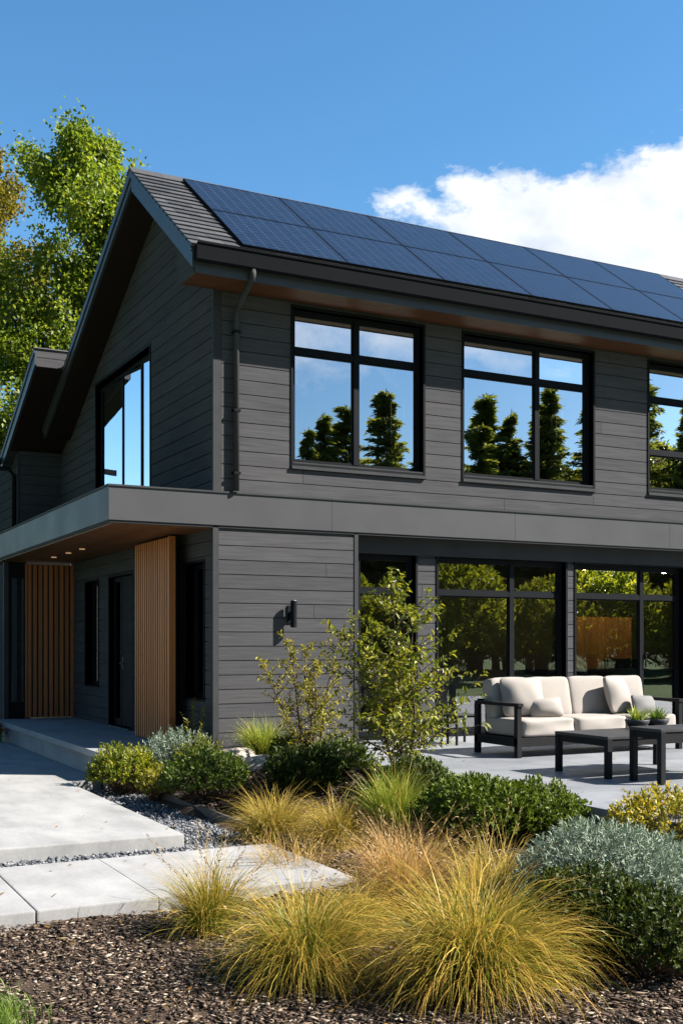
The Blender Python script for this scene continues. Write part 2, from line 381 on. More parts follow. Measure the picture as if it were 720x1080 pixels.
GAP = .011
def boards(mb, plane, off, u0, u1, v0, v1, holes, pitch=.183, top=None, thick=.02, sign=-1):
    """horizontal boards on plane 'y' (u=x) or 'x' (u=y); holes are (u0,u1,v0,v1); top(u)-> height limit"""
    v = v0
    while v < v1 - .02:
        w = min(v + pitch - GAP, v1)
        spans = [(u0, u1)]
        cuts = [(v, w, spans)]
        for h in holes:
            new = []
            for (a, b, sp) in cuts:
                lo, hi = max(a, h[2]), min(b, h[3])
                if hi - lo < .004:
                    new.append((a, b, sp)); continue
                if lo - a > .004: new.append((a, lo, sp))
                if b - hi > .004: new.append((hi, b, sp))
                s2 = []
                for (p, q) in sp:
                    if h[1] <= p or h[0] >= q: s2.append((p, q)); continue
                    if h[0] - p > .01: s2.append((p, h[0]))
                    if q - h[1] > .01: s2.append((h[1], q))
                new.append((lo, hi, s2))
            cuts = new
        for (a, b, sp) in cuts:
            sp2 = []
            ph_ = (v * 7.313) % 1 * 4.9
            for (p, q) in sp:
                k_ = math.floor((p - ph_) / 4.9) + 1
                while ph_ + k_ * 4.9 < q - .1:
                    j_ = ph_ + k_ * 4.9
                    if j_ > p + .1: sp2.append((p, j_ - .0025)); p = j_ + .0025
                    k_ += 1
                sp2.append((p, q))
            for (p, q) in sp2:
                o0, o1 = off, off + sign * thick
                if top is None:
                    poly = [(p, a), (q, a), (q, b), (p, b)]
                else:
                    pl0, pr0 = top(a); pl1, pr1 = top(b)
                    A0, B0 = max(p, pl0), min(q, pr0); A1, B1 = max(p, pl1), min(q, pr1)
                    if B0 - A0 < .03: continue
                    if B1 - A1 < .01: A1 = B1 = (A0 + B0) / 2
                    poly = [(A0, a), (B0, a), (B1, b), (A1, b)]
                mb.prism(poly, 1 if plane == 'y' else 0, o0, o1)
        v += pitch

def wall_sheet(mb, plane, o0, o1, u0, u1, v0, v1, holes):
    us = sorted({u0, u1, *[h[0] for h in holes], *[h[1] for h in holes]}); us = [u for u in us if u0 <= u <= u1]
    for a, b in zip(us[:-1], us[1:]):
        hs = sorted([(h[2], h[3]) for h in holes if h[0] < (a + b) / 2 < h[1]])
        z = v0
        for lo, hi in hs + [(v1, v1)]:
            lo = max(lo, z)
            if lo - z > .003:
                if plane == 'y': mb.box((a, o0, z), (b, o1, lo))
                else: mb.box((o0, a, z), (o1, b, lo))
            z = max(z, hi)

XR = 13.5     # right end of the house
YB = 8.07     # back of the gable
zf = lambda y: 6.17 + .737 * (y + .55)
RY, RZ = 1.92, 6.17 + .737 * 2.47
zb = lambda y: RZ - .5 * (y - RY)

W1 = (1.09, 3.09, 3.71, 5.76); W2 = (3.77, 6.12, 3.72, 5.76); W3 = (7.24, 8.85, 3.74, 5.76); W3b = (9.6, 11.6, 3.72, 5.76)
upper = [W1, W2, W3, W3b]
# upper front wall
mb = MB(); boards(mb, 'y', 0, .09, XR, 3.27, 5.95, upper); wall_sheet(mb, 'y', .002, .16, .0, XR, 2.86, 6.0, upper)
HB(mb, 'wall', M['siding'])
# gable wall
GW = (2.55, 5.51, 3.62, 5.73)
def gtop(v):
    return (max(0, -.55 + (v + .14 - 6.17) / .737), min(YB, RY + (RZ - .14 - v) / .5))
mb = MB(); boards(mb, 'x', 0, .0, YB, 3.05, 7.9, [GW], top=gtop)
wall_sheet(mb, 'x', .002, .16, .17, YB, 2.86, 5.78, [GW])
mb.prism([(.17, 5.78), (6.1, 5.78), (RY, zb(RY) - .15), (.17, zf(.17) - .15)], 0, .003, .16)
HB(mb, 'wall', M['siding_side'])
# corner boards
mb = MB(); mb.box((-.026, -.026, 3.27), (.085, .0, 5.86)); mb.box((-.026, .0, 3.27), (-.0, .012, 5.86))
mb.box((-.03, -.03, -.25), (.045, .0, 2.83)); mb.box((-.03, .0, -.25), (-.0, .05, 2.83))
HB(mb, 'corner_trim', M['trim'])
# lower front wall, siding panel
lampz = 1.62
mb = MB(); boards(mb, 'y', 0, .05, 2.0, -.16, 2.80, [], pitch=.184); mb.box((.0, .002, -.45), (2.05, .22, 2.83))
HB(mb, 'wall', M['siding'])
mb = MB(); mb.box((2.002, -.03, -.1), (2.06, .2, 2.83)); HB(mb, 'corner_trim', M['trim'])
# glazed ground-floor wall
L3 = (2.20, 3.10, .04, 2.58); L4 = (3.48, 5.77, .04, 2.58); L5 = (5.97, 8.18, .04, 2.56); L6 = (8.6, 11.2, .04, 2.56)
low = [L3, L4, L5, L6]
mb = MB(); boards(mb, 'y', .22, 2.06, XR, -.02, 2.56, low, pitch=.184); wall_sheet(mb, 'y', .222, .4, 2.05, XR, -.1, 2.83, low)
HB(mb, 'wall', M['siding'])
mb = MB(); mb.box((2.06, .17, 2.585), (XR, .222, 2.83)); HB(mb, 'lintel', M['trim'])
# entrance side wall (x = 0)
E1 = (.31, 1.04, .62, 2.40); DR = (3.42, 4.72, .02, 2.42); E2 = (5.36, 6.2, .62, 2.40)
mb = MB(); boards(mb, 'x', 0, .05, 7.05, -.1, 2.8, [E1, DR, E2], pitch=.184); wall_sheet(mb, 'x', .002, .16, .2, 7.2, -.3, 2.86, [E1, DR, E2])
HB(mb, 'wall', M['siding_side'])
# wing (behind the gable, stepping out)
mb = MB(); boards(mb, 'y', YB, -.78, -.002, 3.05, 5.25, []); mb.box((-.8, YB + .002, 2.8), (.16, YB + .15, 5.3))
HB(mb, 'wall', M['siding'])
mb = MB(); boards(mb, 'x', -.8, YB + .16, 13, 3.05, 5.2, [], top=lambda v: (YB, YB + 30)); mb.box((-.798, YB + .16, -.4), (-.65, 13, 5.0)); mb.box((-.798, YB + .16, 5.0), (-.65, 9.0, 5.0))
HB(mb, 'wall', M['siding_side'])
mb = MB(); mb.box((-.826, YB - .024, 2.8), (-.77, YB, 4.9)); mb.box((-.826, YB, 2.8), (-.8, YB + .06, 4.9)); HB(mb, 'corner_trim', M['trim'])
# back, right-hand wall, floors and partitions
mb = MB(); mb.box((.16, 12.85, -.4), (XR, 13.0, 5)); mb.box((XR - .15, .4, -.4), (XR, 13, 5.9)); mb.prism([(.4, 5.9), (8, 4.8), (RY, RZ - .3)], 0, XR - .15, XR)
HB(mb, 'wall', M['siding'])
mb = MB(); mb.box((.16, .42, -.3), (XR - .16, 12.8, 0.0)); HB(mb, 'interior_floor', M['intfloor'])
mb = MB(); mb.box((.17, .41, 2.72), (XR - .16, 8.0, 3.0)); mb.box((.17, .17, 2.84), (XR - .16, .405, 3.0)); HB(mb, 'interior_ceiling', M['paint'])
mb = MB(); mb.box((.17, 4.6, 3.0), (XR - .16, 4.7, 6.9)); mb.box((.17, 5.6, 0.0), (XR - .16, 5.7, 2.72)); mb.box((2.06, .42, 0), (2.16, 5.6, 2.72))
mb.box((3.4, .2, 3.0), (3.46, 4.6, 6.0)); mb.box((6.6, .2, 3.0), (6.68, 4.6, 6.0)); HB(mb, 'partition', M['paint'])
mb = MB(); mb.box((.17, .17, 5.87), (XR - .16, 4.6, 5.93)); HB(mb, 'interior_ceiling', M['paint'])
mb = MB()
for i in range(11): mb.box((8.2 + i * .17, 3.5, 0), (8.2 + i * .17 + .16, 3.56, 1.85))
mb.box((8.2, 3.56, 0), (10.07, 3.6, 1.85)); HB(mb, 'timber_wall', M['intwood'])
for k in range(4):
    mb = MB(); mb.lathe([(.05, 0), (.05, .02)], (8.4 + .65 * k, 2.9, 2.695), 12); HB(mb, 'downlight', M['lamp_in'])

# windows --------------------------------------------------------------
def window_y(y, w, mull, trans, glass, sill=True, door=None, reveal=.07, fr=.055):
    """window in a wall facing -y: frame mesh set back by reveal, panes as sub-parts"""
    x0, x1, z0, z1 = w; yo = y + reveal
    mb = MB()
    # casing around the opening, proud of the boards
    c = .032
    mb.box((x0 - c, y - .035, z1), (x1 + c, y + .15, z1 + c)); mb.box((x0 - c, y - .035, z0 - c), (x0, y + .15, z1)); mb.box((x1, y - .035, z0 - c), (x1 + c, y + .15, z1))
    mb.box((x0, y - .033, z0 - c), (x1, y + .15, z0))
    mb.box((x0, yo, z0), (x0 + fr, yo + .06, z1)); mb.box((x1 - fr, yo, z0), (x1, yo + .06, z1))
    mb.box((x0 + fr, yo, z1 - fr), (x1 - fr, yo + .06, z1)); mb.box((x0 + fr, yo, z0), (x1 - fr, yo + .06, z0 + fr))
    us = [x0 + fr] + list(mull) + [x1 - fr]; vs = [z0 + fr] + list(trans) + [z1 - fr]
    for m_ in mull: mb.box((m_ - .036, yo - .006, z0 + fr), (m_ + .036, yo + .055, z1 - fr))
    for t_ in trans:
        for a, b in zip(us[:-1], us[1:]):
            mb.box((a + (.036 if a in mull else 0), yo - .003, t_ - .036), (b - (.036 if b in mull else 0), yo + .05, t_ + .036))
    # sash beads around each light
    for a, b in zip(us[:-1], us[1:]):
        for lo, hi in zip(vs[:-1], vs[1:]):
            A = a + (.036 if a in mull else 0); B = b - (.036 if b in mull else 0); L = lo + (.036 if lo in trans else 0); U = hi - (.036 if hi in trans else 0)
            s_ = .022
            mb.box((A, yo + .012, L), (A + s_, yo + .045, U)); mb.box((B - s_, yo + .012, L), (B, yo + .045, U))
            mb.box((A + s_, yo + .012, L), (B - s_, yo + .045, L + s_)); mb.box((A + s_, yo + .012, U - s_), (B - s_, yo + .045, U))
    wo = HB(mb, 'window', M['black'])
    for a, b in zip(us[:-1], us[1:]):
        for lo, hi in zip(vs[:-1], vs[1:]):
            A = a + (.036 if a in mull else 0) + .004; B = b - (.036 if b in mull else 0) - .004; L = lo + (.036 if lo in trans else 0) + .004; U = hi - (.036 if hi in trans else 0) - .004
            p = MB(); p.add([(A, yo + .03, L), (B, yo + .03, L), (B, yo + .03, U), (A, yo + .03, U)], [(0, 1, 2, 3)])
            p.build('pane', glass, wo)
    if sill:
        s = MB(); s.box((x0 - .03, y - .06, z0 - .075), (x1 + .03, y - .001, z0 - .034)); s.box((x0 + .002, y - .03, z0 + .002), (x1 - .002, yo - .002, z0 + .02)); s.build('sill', M['trim'], wo)
    return wo

window_y(0, W1, [2.08], [5.22], M['glass']); window_y(0, W2, [5.13], [5.23], M['glass'])
window_y(0, W3, [8.3], [4.36, 5.2], M['glass']); window_y(0, W3b, [10.6], [5.2], M['glass'])
window_y(.22, L3, [], [2.07], M['glass_low'], sill=False); window_y(.22, L4, [4.83], [2.07], M['glass_low'], sill=False)
w5 = window_y(.22, L5, [7.37], [2.07], M['glass_low'], sill=False); window_y(.22, L6, [9.9], [2.07], M['glass_low'], sill=False)
mb = MB(); mb.box((7.43, .255, .96), (7.455, .275, 1.2), .004); mb.box((7.435, .27, 1.0), (7.45, .3, 1.02)); mb.box((7.435, .27, 1.14), (7.45, .3, 1.16)); mb.build('handle', M['black'], w5)

def window_x(x, w, mull, glass, reveal=.1, fr=.06, name='window', sky_tilt=0.0):
    """window in a wall facing -x; with ajar each light is a pivot sash turned by that angle"""
    y0, y1, z0, z1 = w; xo = x + reveal; mb = MB(); c = .03
    mb.box((x - .035, y0 - c, z1), (x + .15, y1 + c, z1 + c)); mb.box((x - .035, y0 - c, z0), (x + .15, y0, z1)); mb.box((x - .035, y1, z0), (x + .15, y1 + c, z1)); mb.box((x - .034, y0 - c, z0 - c), (x + .15, y1 + c, z0))
    mb.box((xo, y0, z0), (xo + .06, y0 + fr, z1)); mb.box((xo, y1 - fr, z0), (xo + .06, y1, z1)); mb.box((xo, y0 + fr, z1 - fr), (xo + .06, y1 - fr, z1)); mb.box((xo, y0 + fr, z0), (xo + .06, y1 - fr, z0 + fr))
    for m_ in mull: mb.box((xo - .01, m_ - .04, z0 + fr), (xo + .055, m_ + .04, z1 - fr))
    wo = HB(mb, name, M['black'])
    us = [y0 + fr] + list(mull) + [y1 - fr]
    for a, b in zip(us[:-1], us[1:]):
        A = a + (.04 if a in mull else 0) + .003; B = b - (.04 if b in mull else 0) - .003
        cy, hw, zl, zh = (A + B) / 2, (B - A) / 2, z0 + fr + .003, z1 - fr - .003
        if sky_tilt:
            q = MB(); f_ = .035
            q.box((-.015, -hw, zl), (.015, -hw + f_, zh)); q.box((-.015, hw - f_, zl), (.015, hw, zh)); q.box((-.015, -hw + f_, zl), (.015, hw - f_, zl + f_)); q.box((-.015, -hw + f_, zh - f_), (.015, hw - f_, zh))
            so = q.build('sash', M['black'], wo); so.location = (xo + .03, cy, 0); so.rotation_euler = (0, 0, sky_tilt)
            hw -= f_; zl += f_; zh -= f_
        p = MB(); p.add([(0, -hw, zl), (0, -hw, zh), (0, hw, zh), (0, hw, zl)], [(0, 1, 2, 3)]); po = p.build('pane', glass, wo); po.location = (xo + .03, cy, 0); po.rotation_euler = (0, 0, sky_tilt)
    return wo
window_x(0, GW, [3.33, 4.3], M['glass'], sky_tilt=R(7.5))  # added tilt of the sashes, so the panes mirror open sky
window_x(0, E1, [], M['glass_low']); window_x(0, E2, [], M['glass_low'])
# entrance door with glazed strip
mb = MB(); y0, y1, z0, z1 = DR
mb.box((-.03, y0 - .03, z1), (.15, y1 + .03, z1 + .04)); mb.box((-.03, y0 - .04, 0), (.15, y0, z1)); mb.box((-.03, y1, 0), (.15, y1 + .04, z1))
mb.box((.06, y0, z0), (.11, 4.27, z1)); mb.box((.055, 4.27, z0), (.12, 4.35, z1)); mb.box((.06, 4.66, z0), (.11, y1, z1)); mb.box((.06, 4.35, z0), (.11, 4.66, .12)); mb.box((.06, 4.35, 2.34), (.11, 4.66, z1))
for k in range(4): mb.box((.045, 3.55, .3 + k * .52), (.06, 4.15, .66 + k * .52), .006)
dr = HB(mb, 'door', M['black'])
p = MB(); p.add([(.08, 4.35, .12), (.08, 4.35, 2.34), (.08, 4.66, 2.34), (.08, 4.66, .12)], [(0, 1, 2, 3)]); p.build('pane', M['glass_low'], dr)
mb = MB(); mb.tube([(.06, 4.2, 1.02), (.0, 4.2, 1.02), (.0, 4.06, 1.02)], .011, 8); mb.box((.05, 4.17, .93), (.06, 4.23, 1.12)); mb.tube([(.06, 4.2, 1.2), (.04, 4.2, 1.2)], .022, 12); mb.build('handle', M['fascia_metal'], dr)
mb = MB(); mb.box((-.1, y0, 0.001), (.06, y1, .02)); HB(mb, 'threshold', M['fascia_metal'])

# side light of the wing on the porch: post + glazed frame
mb = MB(); mb.box((-1.27, 7.0, -.3), (-1.19, 7.1, 2.79)); HB(mb, 'post', M['trim'])
mb = MB(); mb.box((-1.187, 7.02, 0), (-1.13, 7.07, 2.79)); mb.box((-.93, 7.02, 0), (-.875, 7.07, 2.79)); mb.box((-1.13, 7.02, 0), (-.93, 7.07, .3)); mb.box((-1.13, 7.02, 2.5), (-.93, 7.07, 2.79))
wo = HB(mb, 'window', M['black'])
p = MB(); p.add([(-1.13, 7.05, .3), (-.93, 7.05, .3), (-.93, 7.05, 2.5), (-1.13, 7.05, 2.5)], [(0, 1, 2, 3)]); p.build('pane', M['glass_low'], wo)

# timber screens: vertical slats
mb = MB(); n = 9
for i in range(n):
    a = -.86 + i * (.86 / n); mb.box((a + .006, 7.0, .012), (a + .86 / n - .026, 7.045, 2.76), .004)
mb.box((-.9, 6.985, .01), (-.866, 7.07, 2.77))
sc_ = HB(mb, 'timber_screen', M['slatdark'])
mb = MB(); mb.box((-.865, 7.046, .012), (-.004, 7.07, 2.76)); mb.build('backing', M['back'], sc_)
mb = MB(); n = 16; y0, y1 = .89, 2.45
for i in range(n):
    a = y0 + .012 + i * ((y1 - y0 - .024) / n); mb.box((-.30, a + .004, .012), (-.262, a + (y1 - y0 - .024) / n - .046, 2.76), .003)
mb.box((-.305, y0 - .02, .01), (-.215, y0, 2.77)); mb.box((-.262, y1, .01), (-.215, y1 + .02, 2.77))
sc_ = HB(mb, 'timber_screen', M['slat'])
mb = MB(); mb.box((-.26, y0 + .001, .012), (-.22, y1 - .001, 2.762)); mb.build('backing', M['back'], sc_)

# canopy ---------------------------------------------------------------
mb = MB()
zt, zl = 3.255, 2.845
xs_ = [-1.375, 1.65, 4.65, 7.65, 10.65, XR]
for a_, b_ in zip(xs_[:-1], xs_[1:]): mb.box((a_ + (.002 if a_ > 0 else 0), -.045, zl), (b_ - .002, -.0, zt))
mb.box((-1.3, -.035, zl), (XR, -.003, zt - .002)); mb.box((-1.375, .0, zl), (-1.33, 8.0, zt))
mb.box((-1.33, .0, 3.17), (-.03, 8.0, 3.235))
ca = HB(mb, 'canopy', M['fascia_metal'])
mb = MB(); mb.box((-1.392, -.06, zt), (XR, .0, zt + .022)); mb.box((-1.392, .0, zt), (-1.3, 8.0, zt + .022)); mb.build('capping', M['trim'], ca)
mb = MB(); mb.box((-1.36, -.03, zl - .03), (XR, -.004, zl)); mb.box((-1.36, -.004, zl - .03), (-1.335, 8.0, zl)); mb.build('drip_edge', M['back'], ca)
mb = MB()
for i in range(10): mb.box((-1.333 + i * .133, .0, 2.80), (-1.333 + i * .133 + .13, 8.0, 2.82))
mb.box((-1.33, .0, 2.82), (-.03, 8, 2.845)); mb.build('canopy_ceiling', M['ceilwood'], ca)
for (x, y) in ((-.72, 5.6), (-.72, 4.6), (-.72, 3.75)):
    mb = MB(); mb.lathe([(.045, 0), (.045, .012)], (x, y, 2.785), 16); mb.build('downlight', M['lamp'], ca)

# roof -----------------------------------------------------------------
XL = -.46
mb = MB()
mb.prism([(-.55, zf(-.55) - .02), (RY, RZ - .02), (RY, RZ - .25), (-.5, zf(-.55) - .2)], 0, XL, XR + .3)
mb.prism([(RY, RZ - .02), (7.3, zb(7.3) - .02), (7.3, zb(7.3) - .19), (RY, RZ - .2)], 0, XL, XR + .3)
# courses of tiles, front slope then back slope
sl = math.hypot(2.47, .737 * 2.47); nrow = 17
ux, uz = 2.47 / sl, .737 * 2.47 / sl
def tile(mb, x0, x1, s0, s1, lift0, lift1, y0, z0, dy, dz):
    nyv, nzv = -dz, dy
    if nzv < 0: nyv, nzv = -nyv, -nzv
    vs = []
    for x in (x0, x1):
        for s, l in ((s0, lift0), (s1, lift1), (s1, -.012), (s0, -.012)):
            vs.append((x, y0 + dy * s + nyv * l, z0 + dz * s + nzv * l))
    mb.add(vs, [(0, 1, 2, 3), (7, 6, 5, 4), (0, 4, 5, 1), (3, 7, 4, 0), (1, 5, 6, 2), (2, 6, 7, 3)])
for r in range(nrow):
    s0 = r * sl / nrow - .035; s1 = (r + 1) * sl / nrow + .02
    x = -.52 - (r % 2) * .0
    first = True
    while x < XR + .3:
        w = .33 if not (first and r % 2) else .165
        first = False
        e = random.uniform(-.002, .003)
        tile(mb, x, min(x + w - .004, XR + .3), s0, min(s1, sl), .032 + e, .008, -.55, zf(-.55) - .012, ux, uz); x += w
slb = math.hypot(5.38, .5 * 5.38); nb = 30
for r in range(nb):
    tile(mb, -.52, XR + .3, r * slb / nb, (r + 1) * slb / nb + .01, .008, .03, RY, RZ - .012, 5.38 / slb, -.5 * 5.38 / slb)
roof = HB(mb, 'roof', M['tile'])
mb = MB()
x = -.53
while x < XR + .3:
    mb.prism([(RY - .14, RZ - .075), (RY, RZ + .03), (RY + .14, RZ - .03), (RY + .14, RZ - .05), (RY, RZ + .0), (RY - .14, RZ - .1)], 0, x, x + .445); x += .45
mb.build('ridge_cap', M['tile'], roof)
# solar panels: six columns, two rows
px0, px1 = .2, 9.1; pw = (px1 - px0) / 6
roll = math.atan(.737)
s_lo = (-.43 + .55) / ux; s_hi = (1.80 + .55) / ux; ph = (s_hi - s_lo) / 2
pm = MB(); pm.box((.013, .013, 0), (pw - .013, ph - .013, .03))
fm_ = MB()
for q_ in (((.004, .004, 0), (pw - .004, .0128, .033)), ((.004, ph - .0128, 0), (pw - .004, ph - .004, .033)), ((.004, .0128, 0), (.0128, ph - .0128, .033)), ((pw - .0128, .0128, 0), (pw - .004, ph - .0128, .033))): fm_.box(*q_)
fme = fm_
first = None
for i in range(6):
    for j in range(2):
        if first is None:
            pm.f0 = len(pm.f); pm.add(fme.v, fme.f)
            o = pm.build('solar_panel', M['solar'], roof); first = o; o.data.materials.append(M['black'])
            for q_ in list(o.data.polygons)[pm.f0:]: q_.material_index = 1
        else:
            o = first.copy(); col.objects.link(o); o.parent = roof
        s = s_lo + j * ph
        o.location = (px0 + i * pw, -.55 + ux * s - uz * .035, zf(-.55) - .012 + uz * s + ux * .035); o.rotation_euler = (roll, 0, 0)
# bargeboards on the rake (front slope, back slope) and their upper strip
mb = MB()
mb.prism([(-.56, zf(-.55) - .035), (RY, RZ - .03), (RY, RZ - .30), (-.56, zf(-.55) - .285)], 0, -.50, -.46)
mb.prism([(RY, RZ - .03), (7.32, zb(7.32) - .03), (7.32, zb(7.32) - .2), (RY, RZ - .22)], 0, -.499, -.46)
mb.prism([(-.56, zf(-.55) - .03), (RY, RZ - .022), (RY, RZ - .11), (-.56, zf(-.55) - .10)], 0, -.522, -.50)
mb.prism([(RY, RZ - .022), (7.32, zb(7.32) - .022), (7.32, zb(7.32) - .1), (RY, RZ - .11)], 0, -.521, -.499)
HB(mb, 'bargeboard', M['bluegrey'])
# sloping soffit lining under the rake overhang
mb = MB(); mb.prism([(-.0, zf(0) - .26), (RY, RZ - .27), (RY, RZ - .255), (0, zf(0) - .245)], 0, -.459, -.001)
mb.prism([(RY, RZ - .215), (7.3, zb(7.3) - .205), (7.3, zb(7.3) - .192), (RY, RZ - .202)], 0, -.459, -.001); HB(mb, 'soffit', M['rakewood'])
# eaves soffit of timber boards, fascia, boxed end
mb = MB()
for i in range(5): mb.box((-.44, -.535 + i * .106, 5.835), (XR + .2, -.535 + i * .106 + .103, 5.85))
HB(mb, 'soffit', M['soffit'])
mb = MB(); mb.box((-.46, -.56, 5.825), (XR + .25, -.537, 6.1)); HB(mb, 'fascia', M['bluegrey'])
mb = MB(); mb.prism([(-.536, 5.825), (.06, 5.825), (.06, zf(.06) - .29), (-.536, 6.02)], 0, -.475, -.444); HB(mb, 'eave_box_end', M['siding_side'])
# gutter: half-open profile along the eave
mb = MB()
prof = [(-.561, 6.13), (-.575, 6.13), (-.575, 5.985), (-.60, 5.945), (-.64, 5.935), (-.665, 5.965), (-.675, 6.145), (-.69, 6.15), (-.69, 6.165), (-.657, 6.165), (-.655, 5.98), (-.635, 5.95), (-.605, 5.96), (-.561, 6.0)]
mb.prism(prof, 0, -.47, XR + .3); mb.prism([(-.561, 6.13), (-.561, 5.97), (-.60, 5.94), (-.64, 5.93), (-.668, 5.963), (-.68, 6.15)], 0, -.478, -.47)
gut = HB(mb, 'gutter', M['gutter'])
# downpipe
mb = MB(); mb.tube([(.27, -.62, 5.95), (.27, -.62, 5.88), (.27, -.58, 5.84), (.27, -.13, 5.62), (.27, -.075, 5.55), (.27, -.075, 3.29)], .037, 14)
dp = HB(mb, 'downpipe', M['trim'], smooth=True)
for z in (5.3, 4.3, 3.5):
    b = MB(); b.box((.225, -.118, z), (.315, -.02, z + .03)); b.build('bracket', M['black'], dp)
# wing roof: low slab with a raised front end
wz = lambda y: 6.34 - .476 * (y - 5.76)
mb = MB(); mb.prism([(5.78, wz(5.78) - .03), (8.7, wz(8.7) - .03), (8.7, wz(8.7) - .25), (5.78, wz(5.78) - .30)], 0, -.97, 4.0)
for r in range(17): tile(mb, -1.02, 4.0, r * 3.27 / 17, (r + 1) * 3.27 / 17 + .01, .006, .03, 5.74, wz(5.74) - .02, .903, -.43)
HB(mb, 'roof', M['tile'])
mb = MB(); mb.prism([(5.76, wz(5.76) - .03), (8.72, wz(8.72) - .03), (8.72, wz(8.72) - .26), (5.76, wz(5.76) - .3)], 0, -1.0, -.97); mb.prism([(5.76, wz(5.76) - .02), (8.72, wz(8.72) - .02), (8.72, wz(8.72) - .09), (5.76, wz(5.76) - .1)], 0, -1.02, -1.0); HB(mb, 'bargeboard', M['bluegrey'])
mb = MB(); boards(mb, 'y', 5.78, -.97, 4.0, 6.02, 6.33, [], pitch=.155); HB(mb, 'fascia', M['siding'])
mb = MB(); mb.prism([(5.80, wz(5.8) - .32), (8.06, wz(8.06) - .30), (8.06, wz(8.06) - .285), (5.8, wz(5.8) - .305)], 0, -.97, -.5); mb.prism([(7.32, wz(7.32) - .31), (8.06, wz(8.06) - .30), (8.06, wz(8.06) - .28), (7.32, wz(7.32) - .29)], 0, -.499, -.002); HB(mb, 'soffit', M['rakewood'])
mb = MB(); mb.prism([(8.72, wz(8.7) - .04), (8.84, wz(8.7) - .04), (8.84, wz(8.7) - .12), (8.8, wz(8.7) - .16), (8.72, wz(8.7) - .16)], 0, -1.02, 4); mb.prism([(8.7, wz(8.7) - .04), (8.84, wz(8.7) - .04), (8.84, wz(8.7) - .12), (8.7, wz(8.7) - .16)], 0, -2.2, -1.02); HB(mb, 'gutter', M['black'])
mb = MB(); mb.tube([(-1.6, 8.7, wz(8.7) - .16), (-1.5, 8.6, wz(8.7) - .26), (-.95, 8.2, 4.62), (-.86, 8.2, 4.5), (-.86, 8.2, 3.2)], .04, 10); HB(mb, 'downpipe', M['black'], smooth=True)

# wall lamp ------------------------------------------------------------
la = empty('wall_lamp', 'black cylindrical up-and-down wall lamp on the grey boarded front wall', 'lamp', (1.05, -.02, 1.55))
mb = MB(); mb.lathe([(.04, 0), (.042, .005), (.042, .345), (.04, .35)], (0, -.11, 0), 20); mb.build('lamp_body', M['black'], la, smooth=False)
mb = MB(); mb.box((-.045, -.0, .06), (.045, -.02, .29), .004); mb.box((-.02, -.02, .13), (.02, -.075, .21)); mb.build('bracket', M['black'], la)
mb = MB(); mb.lathe([(.032, 0), (.032, .004)], (0, -.11, .3505), 16); mb.build('lens', M['curtain'], la)

# things inside, seen through the glass ---------------------------------
def armchair(loc, rz, label):
    t = empty('armchair', label, 'armchair', loc, 'armchairs inside the ground-floor windows', rz)
    cushion(MB(), .78, .14, .5, 'backrest', M['fabricdark'], t, (0, .3, .62), (R(-8), 0, 0))
    cushion(MB(), .7, .7, .2, 'seat', M['fabricdark'], t, (0, 0, .38), (0, 0, 0))
    for s in (-1, 1):
        for q in (-1, 1):
            mb = MB(); mb.tube([(s * .3, q * .28, 0), (s * .28, q * .26, .3)], .018, 8); mb.build('leg', M['black'], t)
    return t

def cushion_verts(sx, sy, sz, p=5.0, pinch=0.0, puff=.0, n=12, seed=0, corner=0.0):
    """rounded block, thickness along y; pinch thins it toward the edges (throw pillow)"""
    r = np.random.default_rng(seed)
    bm = bmesh.new(); bmesh.ops.create_cube(bm, size=2)
    bmesh.ops.subdivide_edges(bm, edges=bm.edges[:], cuts=n, use_grid_fill=True)
    V = np.array([v.co[:] for v in bm.verts]); F = [[v.index for v in f.verts] for f in bm.faces]; bm.free()
    s = (np.abs(V) ** p).sum(1) ** (-1 / p); V = V * s[:, None]
    e = np.maximum(np.abs(V[:, 0]), np.abs(V[:, 2]))
    m2 = 1 - (1 - V[:, 0] ** 2).clip(0) * (1 - V[:, 2] ** 2).clip(0)
    V[:, 1] *= 1 - pinch * m2 ** 2
    V[:, 1] *= 1 + puff * (1 - V[:, 0] ** 2).clip(0) * (1 - V[:, 2] ** 2).clip(0)
    if corner:
        k = np.abs(V[:, 0] * V[:, 2]); V[:, 0] *= 1 + corner * (k ** 2 - .3); V[:, 2] *= 1 + corner * (k ** 2 - .3)
    w = sum(a * np.sin(V @ f + ph) for a, f, ph in zip((.035, .025, .02), r.normal(0, 3.2, (3, 3)), r.uniform(0, 6, 3)))
    V[:, 1] += w * (1 - .5 * e)
    V[:, 2] += .5 * w * .5
    return V * np.array([sx / 2, sy / 2, sz / 2]), F

def cushion(mb, sx, sy, sz, name, mat, parent, loc, rot, **kw):
    V, F = cushion_verts(sx, sy, sz, seed=int(abs(loc[0] * 977 + loc[1] * 131)) % 999, **kw)
    mb.add([tuple(v) for v in V], F); o = mb.build(name, mat, parent, smooth=True)
    o.location = loc; o.rotation_euler = rot; return o

